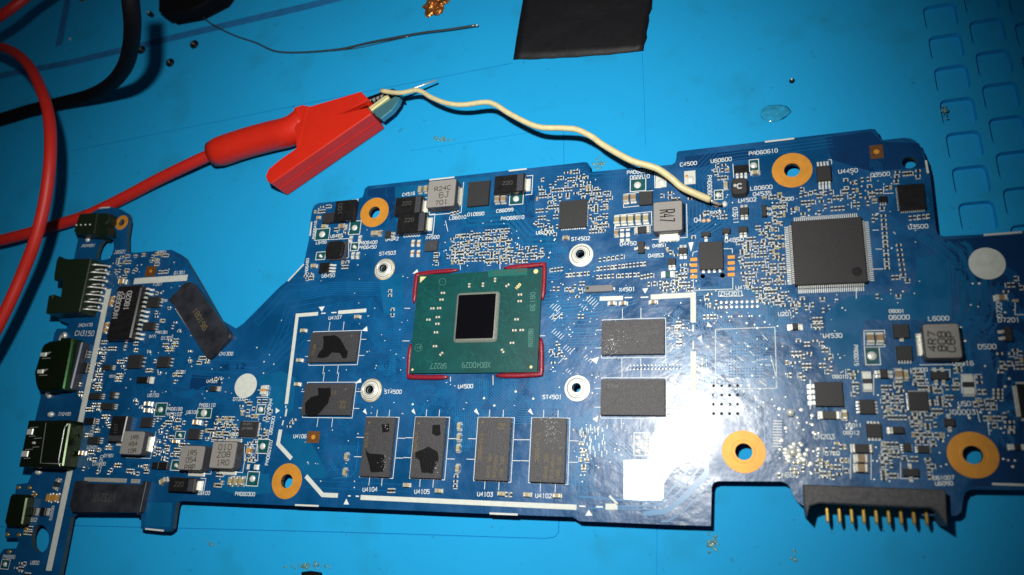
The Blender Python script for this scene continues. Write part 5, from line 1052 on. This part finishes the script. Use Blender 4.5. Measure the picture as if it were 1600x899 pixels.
# USB connector
UP = [(44, 657), (74, 657), (108, 656.5), (109, 662), (98, 728), (95, 732), (66, 731), (28.5, 729.5)]
o = prism_part('usb_connector', UP, 4.4, -1.4, 'shell_dark', .3, 'dark metal USB connector with two bright spring windows')
m_ = MB(); Q = [W(x, y, 4.4) for x, y in ((107, 662), (102, 667), (100, 674), (92, 718), (92, 724), (94, 729))]; m_.tube([(q[0], q[1], 4.42) for q in Q], .16, 'steel', 6); Q = [W(x, y, 4.4) for x, y in ((72, 661), (63, 724), (96, 725))]; m_.tube([(q[0], q[1], 4.4) for q in Q], .09, 'steel', 6); obj('shell_edge', m_, o, (*W(100, 700), 5.6), smooth=True)
for x, y, w_ in ((47.5, 675, 9), (39.5, 709.5, 10), (53, 692, 4)):
    m_ = MB(); m_.prism(Ws([(x-w_/2+1, y-4.5), (x+w_/2+1, y-4.5), (x+w_/2-1, y+4.5), (x-w_/2-1, y+4.5)] if w_ > 5 else [(x-2, y-1.5), (x+2.5, y-1.5), (x+2.5, y+2), (x-2, y+2)], 4.4), 4.42, 4.65, 'tinbright', .12); m_.prism(Ws([(x, y-7), (x+12, y-8), (x+12, y-7), (x, y-6)], 4.4), 4.41, 4.44, 'steel'); m_.prism(Ws([(x-2, y+6.5), (x+8, y+6), (x+8, y+7), (x-2, y+7.5)], 4.4), 4.41, 4.44, 'steel'); obj('spring_tab', m_, o, (*W(x, y), 5.6))
for y in (673.5, 687, 699.5, 714.5):
    c = W(113-(y-673)*.16, y, .4); m_ = MB(); m_.dome(c[0], c[1], .6, 0, .5, 'tin', 10); m_.tube([(c[0]-2.2, c[1], 1.6), (c[0]-.5, c[1], 1.3), (c[0], c[1], .1)], .25, 'gold', 6); obj('lead', m_, o, (*c, 0), smooth=True)
for x, y in ((80.5, 648), (61, 738)):
    c = W(x, y); m_ = MB(); m_.dome(c[0], c[1], 1.1, 0, .9, 'tinbright', 12, .8); obj('shield_leg', m_, o, (*c, 0), smooth=True)
# network jack
NP = [(88, 407), (92, 400), (98, 405), (142, 404), (140, 413), (124, 487.5), (71, 490), (75.5, 462), (83, 460), (82, 466), (94, 465), (98.5, 436), (90, 436), (84, 438), (84, 430)]
o = prism_part('network_jack', NP, 5.4, -1.5, 'jack', .2, 'black network jack with an open front notch')
for i in range(13):
    y = 412+i*5.8; xo = -(y-412)*.19; far = i in (0, 1, 11, 12); z_ = 3.2 if i % 2 else 4.4
    a = W(141+xo, y, 5.4); b = W((167 if i % 2 else 172)+xo, y+5, 0); m_ = MB(); m_.tube([(a[0]-1, a[1], z_), (a[0]+.6, a[1], z_), (b[0]-.4, b[1], .9), (b[0], b[1], .05)], .22, 'tinbright', 6); m_.dome(b[0], b[1], .5, 0, .6, 'tin', 8); obj('lead', m_, o, (*b, 0), smooth=True)
# sound or power jack at the very top left
o = prism_part('audio_jack', [(124, 334), (152, 332.5), (147, 366), (118, 365), (115, 361)], 4.6, -1.5, 'jack', .2, 'black jack at the upper left board corner')
m_ = MB(); P = Ws([(153, 333), (170, 333), (169.5, 345), (165, 350), (168, 355), (170, 367), (150, 368)], 3); m_.prism(P, .05, 3.0, 'jack', .2); obj('rear_housing', m_, o, (*P[0], 0))
for x, y in ((137.5, 375), (146, 364), (167, 370)): c = W(x, y); m_ = MB(); m_.dome(c[0], c[1], .8 if x < 140 else .45, 0, .6, 'tinbright', 10); obj('shield_leg', m_, o, (*c, 0), smooth=True)
for i in range(4): c = W(119.5+i*7, 352-i*.3, 4.6); m_ = MB(); m_.dome(c[0], c[1], .28, 4.58, .25, 'tinbright', 8); obj('contact', m_, o, (*c, 4.6))
# USB-C receptacle
a = [(18, 772), (40, 773), (41.5, 778), (34, 819), (31, 823), (9, 822), (6.5, 816), (15, 777)]
o = prism_part('small_port', a, 2.4, -.8, 'shell_dark', .3, 'small dark port at the lower left board edge')
for x, y in ((29, 762), (46, 762.5), (11.5, 835.5), (29.5, 836), (41, 827), (14.5, 862.5), (55, 773)): c = W(x, y); m_ = MB(); m_.dome(c[0], c[1], .75, 0, .3, 'gold', 10, .5); obj('solder_joint', m_, BR, (*c, 0), smooth=True)
for i in range(9): c = W(40.5-i*.9+rnd.uniform(0, 3), 782+i*5.2); m_ = MB(); m_.dome(c[0], c[1], .25, 0, .2, 'tin', 6); obj('solder_joint', m_, BR, (*c, 0), smooth=True)
# solder cones in the glare
for x, y in ((1238.5, 707), (1235, 645)): c = W(x, y, .6); m_ = MB(); m_.dome(c[0], c[1], .9, 0, 1.3, 'tinbright', 10); obj('solder_joint', m_, BR, (*c, 0), smooth=True)
m_ = MB()
for _ in range(60):
    t = rnd.random()*6.28; r = abs(rnd.gauss(0, 14)); c = W(1238+r*math.cos(t), 710+r*math.sin(t)*.8); m_.dome(c[0], c[1], rnd.uniform(.2, .55), 0, .18, 'tinbright', 6)
obj('solder_splashes', m_, BR, kind='stuff', smooth=True)
# ================================================================== LOOSE THINGS
def mm(px, py, z):     # point z mm above the mat, expressed above the board top
    a = W(px, py, z-BZ); return (a[0], a[1], z-BZ)
# --- red test lead with insulated alligator clip
CT, CB = 8.0, .6
base = mm(500, 230, 0)
L = thing('test_lead', 'red test lead with a long insulated alligator clip gripping a cream wire', 'alligator clip', base)
top = [(563.5, 142.7), (574, 153), (572, 158), (525, 180), (574, 167.5), (580, 178), (423.5, 286.5), (417, 283), (414.5, 275), (419, 264), (437, 249), (463, 231), (467, 224), (466, 218), (458, 196), (456, 180), (459, 168), (468, 165), (480.5, 167)]
P = Ws(top, CT-BZ); m_ = MB()
# the lower right flank slopes outward a little, so the ridge reads as an edge
m_.prism(P, CB-BZ, CT-BZ, 'red', .25)
obj('insulating_boot', m_, L, base)
m_ = MB(); P2 = Ws([(577, 180), (425, 285.5)], CT-BZ)
m_.tube([(P2[0][0]+.05, P2[0][1]-.05, .6), (P2[1][0]+.05, P2[1][1]-.05, .6)], .13, 'red', 6); obj('parting_seam', m_, L, base)
m_ = MB(); m_.prism(Ws([(470, 164), (482, 166), (480, 172), (466, 231), (463, 232), (462, 196)], CT-BZ+.1), 2, CT-BZ+.12, 'red', .1); obj('boot_collar', m_, L, base)
sleeve = smooth_path([mm(478, 190, 4.6), mm(455, 205, 4.6), (mm(420, 214, 4.5)), mm(380, 225, 4.5), mm(333, 241, 4.5)], 4)
m_ = MB(); n = len(sleeve); m_.tube(sleeve, [4.2]*(n-3)+[4.25, 4.2, 3.7], 'red', 20); obj('strain_sleeve', m_, L, base, smooth=True)
cab = smooth_path([mm(345, 238, 4.5), mm(325, 244, 4.5), mm(290, 260, 4.2), mm(245, 282, 3.2), mm(200, 306, 2.4), mm(160, 326, 2.2), mm(130, 339, 2.5), mm(85, 353, 3.0), mm(40, 366, 4.5), mm(-10, 378, 5), mm(-90, 392, 5)], 6)
m_ = MB(); m_.tube(cab, 1.75, 'redwire', 16); obj('cable', m_, L, base, smooth=True)
jz = 5.6-BZ
m_ = MB(); m_.prism(Ws([(582, 173.5), (617, 150.5), (624, 152), (621, 160), (612, 172), (595, 185.5), (587, 181)], jz), jz-1.8, jz, 'steel_blue', .12); obj('lower_jaw', m_, L, base, 'metal jaw with a blue reflection painted into its colour')
m_ = MB(); m_.prism(Ws([(575.5, 168), (601, 149.5), (606.5, 149), (607.5, 152.5), (580, 173)], jz+.3), jz-1, jz+.3, 'jaw_lit', .15); obj('jaw_edge', m_, L, base, 'jaw edge coloured bright yellowish as if lit')
pts = [(570, 152), (594, 143.5), (612, 137.5), (622, 141), (624, 150), (608, 148)]
z_ = []
for i in range(12):
    t = i/11; z_.append((605-t*49, 148+t*19+(2.2 if i % 2 else 0)))
m_ = MB(); m_.prism(Ws(pts+z_, jz), jz-4, jz-.2, 'darksteel', .15); obj('upper_jaw', m_, L, base, 'dark serrated metal jaw')
m_ = MB(); m_.prism(Ws([(528, 179.5), (572, 159), (573, 166)], jz+1), jz-4, jz+.6, 'blackwire'); obj('jaw_gap_shade', m_, L, base)  # solid black wedge stands in for the shade between the jaws
for i in range(7):
    t = i/7; c = W(596-t*44, 150.5+t*17.5, jz); m_ = MB(); m_.prism([(c[0]-.55, c[1]+.25), (c[0]+.45, c[1]+.5), (c[0]+.1, c[1]-.65)], jz-1.4, jz+.05, 'steel', .1); obj('tooth', m_, L, (*c, jz))
# --- cream hookup wire
wp = [(595.5, 142, 6.6), (625, 145.5, 7), (653, 141.5, 7.6), (675, 153, 8.2), (700, 162, 8.6), (725, 164, 8.8), (758, 160, 9.2), (775, 164.5, 9.4), (798, 179, 9.6), (839, 198, 9.6), (880, 200.5, 9.6), (902, 203, 9.6), (925, 214, 9.6), (940, 225, 9.7), (965, 240, 9.8), (990, 252.5, 9.6), (1025, 263, 9.2), (1048, 278, 8.8), (1065, 292.5, 8.2), (1088, 303.5, 7.4), (1110, 312.6, 6.5)]
pw = smooth_path([mm(*p) for p in wp], 5)
Wr = thing('hookup_wire', 'thin cream insulated wire running from the clip to the board', 'wire', mm(839, 198, 0))
m_ = MB(); n = len(pw); m_.tube(pw, [.60+.18*(i/n) for i in range(n)], 'cream', 14); obj('insulation', m_, Wr, mm(839, 198, 0), smooth=True)
m_ = MB(); e = [mm(1106, 311, 6.5), mm(1114, 315, 6.2), mm(1120, 318, 5.6), mm(1127, 319.5, 5.2)]; m_.tube(e, .33, 'steel', 8); e2 = [mm(1106, 312, 6.5), mm(1116, 317, 6.0), mm(1124, 320, 5.25)]; m_.tube(e2, .25, 'tin', 8); obj('stripped_end', m_, Wr, mm(1114, 315, 6), smooth=True)
c = W(1121, 321); c2 = W(1132.5, 319.5); m_ = MB(); m_.dome(*c, .75, 0, .35, 'copper', 10, .5); m_.dome(*c2, .65, 0, .6, 'tinbright', 10, .75); obj('solder_joint', m_, BR, (*c, 0), smooth=True)
for x, y in ((1099.8, 345), (1107.3, 344.5)): c = W(x, y); m_ = MB(); m_.annulus(*c, [(.48, .005), (.42, .05), (.3, .05)], 'copper', 14); m_.dome(*c, .3, .01, .2, 'tinbright', 8); obj('solder_joint', m_, BR, (*c, 0))
m_ = MB(); e = [mm(612, 148, 6), mm(640, 141, 5.4), mm(660, 133.5, 4.6), mm(682, 125.5, 3.8)]; m_.tube(e, .28, 'steel', 8); tag(obj('metal_pin', m_, None, mm(650, 137, 0), smooth=True), 'short bare metal pin held at the tip of the red clip', 'metal pin')
# --- other cables
def cable(name, label, cat, pts, r, k, group=None):
    P = smooth_path([mm(*p) for p in pts], 7); m_ = MB(); m_.tube(P, r, k, 16); mid = P[len(P)//2]
    tag(obj(name, m_, None, (mid[0], mid[1], MZ), smooth=True), label, cat, group)
cable('red_cable', 'thick red cable curving down the left side over the black cable', 'cable', [(-70, 62, 12), (-20, 69, 15), (18, 80, 20), (45, 103, 24), (64, 140, 27), (75, 175, 28), (79, 215, 28), (77, 265, 27), (69, 320, 25), (55, 375, 23), (36, 425, 21), (14, 475, 20), (-14, 530, 19), (-50, 590, 18)], 1.55, 'redwire')
cable('red_cable', 'red cable end crossing the upper left corner of the mat', 'cable', [(-60, 62, 24), (-10, 32, 24), (20, 12, 24), (46, -8, 23), (90, -38, 22)], 1.5, 'redwire')
cable('black_cable', 'thick black cable bending from the top edge down to the left', 'cable', [(202, -40, 52), (204, 0, 50), (207, 38, 45), (204, 75, 36), (193, 108, 25), (170, 134, 13), (138, 150, 6), (100, 160, 3.2), (50, 172, 2.6), (0, 187, 2.6), (-80, 210, 2.6)], 2.0, 'blackwire')
P = smooth_path([mm(*p) for p in ((290, -6, 2), (303, 13, 1.4), (330, 37, .8), (365, 55, .5), (400, 67, .5), (430, 80, .6), (470, 82, .6), (530, 77, .7), (580, 66, .9), (650, 53, 1.1), (700, 46.5, 1.2), (745, 39.5, 1.3))], 5)
m_ = MB(); m_.tube(P, [.20+.12*(i/len(P)) for i in range(len(P))], 'leadwire', 8); e = P[-1]; m_.dome(e[0], e[1], .42, e[2]-.1, .45, 'steel', 10)
tag(obj('thin_wire', m_, None, (P[20][0], P[20][1], MZ), smooth=True), 'long thin dark bare wire lying near the top edge', 'wire')
# second strand beside it
P = smooth_path([mm(*p) for p in ((520, 80, .3), (560, 75, .3), (600, 66, .4), (640, 57, .5))], 5); m_ = MB(); m_.tube(P, .13, 'leadwire', 6); tag(obj('wire_offcut', m_, None, (P[5][0], P[5][1], MZ), smooth=True), 'short fine strand lying against the long thin dark wire', 'wire')
# --- screws
for x, y, a, lb in ((222, 79, 40, 'small dark screw beside the thick black cable'), (267, 99, 50, 'small dark screw, lowest of the three'), (304.5, 70.5, 30, 'small dark screw, rightmost of the three')):
    c = mm(x, y, 0); t = thing('screw', lb, 'screw', c, 'loose screws near the black cable')
    m_ = MB(); m_.cyl(c[0], c[1], 1.45, MZ, MZ+.5, 'darksteel', 24); m_.dome(c[0], c[1], 1.45, MZ+.5, .5, 'darksteel', 24); obj('head', m_, t, c, smooth=False)
    m_ = MB(); ca, sa = math.cos(math.radians(a)), math.sin(math.radians(a)); m_.tube([(c[0]-.75*ca, c[1]+.75*sa, MZ+.98), (c[0]+.75*ca, c[1]-.75*sa, MZ+.98)], .14, 'steel', 6); m_.tube([(c[0]-.6*sa, c[1]-.6*ca, MZ+.97), (c[0]+.6*sa, c[1]+.6*ca, MZ+.97)], .14, 'darksteel', 6); obj('drive_slot', m_, t, c)
    m_ = MB(); m_.cyl(c[0]-.9, c[1]+.6, .55, MZ+.02, MZ+.7, 'darksteel', 12); obj('shank', m_, t, c)
c = mm(238.5, 25, 0); m_ = MB(); m_.cyl(c[0], c[1], .8, MZ, MZ+2, 'darksteel', 12, .2); m_.dome(c[0], c[1], .45, MZ+2, .3, 'steel', 8); tag(obj('small_bolt', m_, None, c), 'tiny metal bolt beside the dark block at the top edge', 'bolt')
c = mm(110, 61.5, 0); m_ = MB(); m_.dome(c[0], c[1], .45, MZ, .6, 'steel', 10); tag(obj('solder_ball', m_, None, c, smooth=True), 'tiny bright ball on the dark upper left part of the mat', 'solder ball')
c = mm(1237.5, 127, 0); m_ = MB(); m_.dome(c[0], c[1], .62, MZ, .8, 'darksteel', 14); m_.dome(c[0]-.05, c[1]+.1, .3, MZ+.55, .3, 'tinbright', 8); tag(obj('solder_ball', m_, None, c, smooth=True), 'small dark solder ball on the mat right of the black tape', 'solder ball')
# dark block at the top
m_ = MB(); P = Ws([(247, -60), (246, 16), (256, 24), (298, 16), (340, -6), (380, -60)], 6-BZ); m_.prism(P, 2.5-BZ, 6-BZ, 'blackwire', .6); m_.prism(offset(P, .6) if signed(P) < 0 else offset(P, -.6), MZ, 2.6-BZ, 'blackwire')
tag(obj('plastic_block', m_, None, (P[2][0], P[2][1], MZ)), 'dark plastic block cut by the top edge of the picture', 'plastic block')
c = mm(131, -3, 0); m_ = MB(); m_.cyl(c[0], c[1], 1.6, MZ, MZ+1.6, 'copper_dim', 16, .4); tag(obj('brass_nut', m_, None, c), 'dull brown metal bit at the top edge, left of the black cable', 'metal bit')
# black tape
m_ = MB(); nx, ny = 16, 12
Q = [(802.5, 94.5), (1005.6, 81), (1026, -30), (826, -50)]; Q = [Vector(W(x, y, MZ)) for x, y in Q]; g = []
for j in range(ny+1):
    for i in range(nx+1):
        u, v = i/nx, j/ny; p = (Q[0]*(1-u)+Q[1]*u)*(1-v)+(Q[3]*(1-u)+Q[2]*u)*v
        nv = noise.noise(Vector((u*4, v*4, 1.3)))
        if j == 0: p = p+Vector((0, -.5*math.sin(u*math.pi)+.25*noise.noise(Vector((u*9, 0, 0)))))
        if i == nx: p = p+Vector((.5*noise.noise(Vector((0, v*9, 0))), 0))
        g.append((p.x, p.y, MZ+.35+.5*abs(nv)+(.5 if i == nx else 0)*abs(nv)))
b0 = len(m_.v); m_.v += g+[(x, y, z-.15) for x, y, z in g]; N_ = (nx+1)*(ny+1)
for j in range(ny):
    for i in range(nx):
        a = j*(nx+1)+i; m_.f.append((a, a+1, a+nx+2, a+nx+1)); m_.m.append(m_.mi('tape')); m_.f.append((a+N_, a+nx+1+N_, a+nx+2+N_, a+1+N_)); m_.m.append(0)
bd = [i for i in range(nx)]+[nx+j*(nx+1) for j in range(ny)]+[ny*(nx+1)+i for i in range(nx, 0, -1)]+[j*(nx+1) for j in range(ny, 0, -1)]
for i in range(len(bd)): a, b = bd[i], bd[(i+1) % len(bd)]; m_.f.append((a, a+N_, b+N_, b)); m_.m.append(0)
tag(obj('black_tape', m_, None, mm(910, 50, 0), smooth=True), 'piece of black tape with a ragged edge at the top of the mat', 'tape')
# copper scrap
def blob(name, label, cat, px, py, rx, ry, h, k, seed, lump=.35, n=18, zz=0):
    c = mm(px, py, zz); m_ = MB(); rings = []
    for i in range(8):
        t = i/7*math.pi/2*.97; rings.append([])
        for j in range(n):
            a = 2*math.pi*j/n; d = 1+lump*noise.noise(Vector((math.cos(a)*1.6, math.sin(a)*1.6, seed+i*.5)))*2
            rings[-1].append((c[0]+rx*d*math.cos(t)*math.cos(a), c[1]+ry*d*math.cos(t)*math.sin(a), MZ+zz+h*math.sin(t)*(1+lump*noise.noise(Vector((a, t*3, seed))))))
    m_.quad_strip(rings, k); o = obj(name, m_, None, c, smooth=(lump < .3)); return tag(o, label, cat) if cat else o
blob('copper_scrap', 'shiny lump of copper desoldering braid at the top edge', 'copper scrap', 683, 9, 3.0, 2.6, 2.6, 'braid', 2.0, .5)
c0 = mm(661, 7, .8); 
blob('flux_spot', 'clear glossy drop of dried flux right of the black tape', 'flux drop', 1211, 177, 3.3, 2.1, .35, 'gel', 5.0, .12, 26)
sp_ = MB()
for cx, cy, rx, ry, n in ((690, 218, 14, 3, 26), (936, 258, 8, 7, 26), (1477, 174, 5, 8, 22), (1112, 848, 9, 11, 34), (480, 885, 30, 5, 40), (1240, 870, 6, 8, 8), (330, 848, 8, 6, 10)):
    for _ in range(n):
        c = mm(rnd.gauss(cx, rx*.55), rnd.gauss(cy, ry*.55), 0)
        if not inside(c[0], c[1]): sp_.dome(c[0], c[1], rnd.uniform(.12, .5), MZ, rnd.uniform(.06, .2), 'splat', 7, rnd.uniform(.1, .4))
for _ in range(90):    # crumbs scattered over the mat
    c = mm(rnd.uniform(60, 1600), rnd.uniform(20, 899), 0); r = rnd.uniform(.08, .22); sp_.dome(c[0], c[1], r, MZ, r*.5, 'stain', 6)
obj('flux_splatter', sp_, None, mm(690, 217, 0), kind='stuff', smooth=True)
m_ = MB(); P = Ws([(470, 894), (482, 892.5), (498, 895), (506, 915), (468, 918)], MZ+1.2); m_.prism(P, MZ, MZ+1.2, 'blackwire', .3); tag(obj('dark_scrap', m_, None, (P[0][0], P[0][1], MZ)), 'dark scrap cut by the bottom edge of the picture', 'scrap')
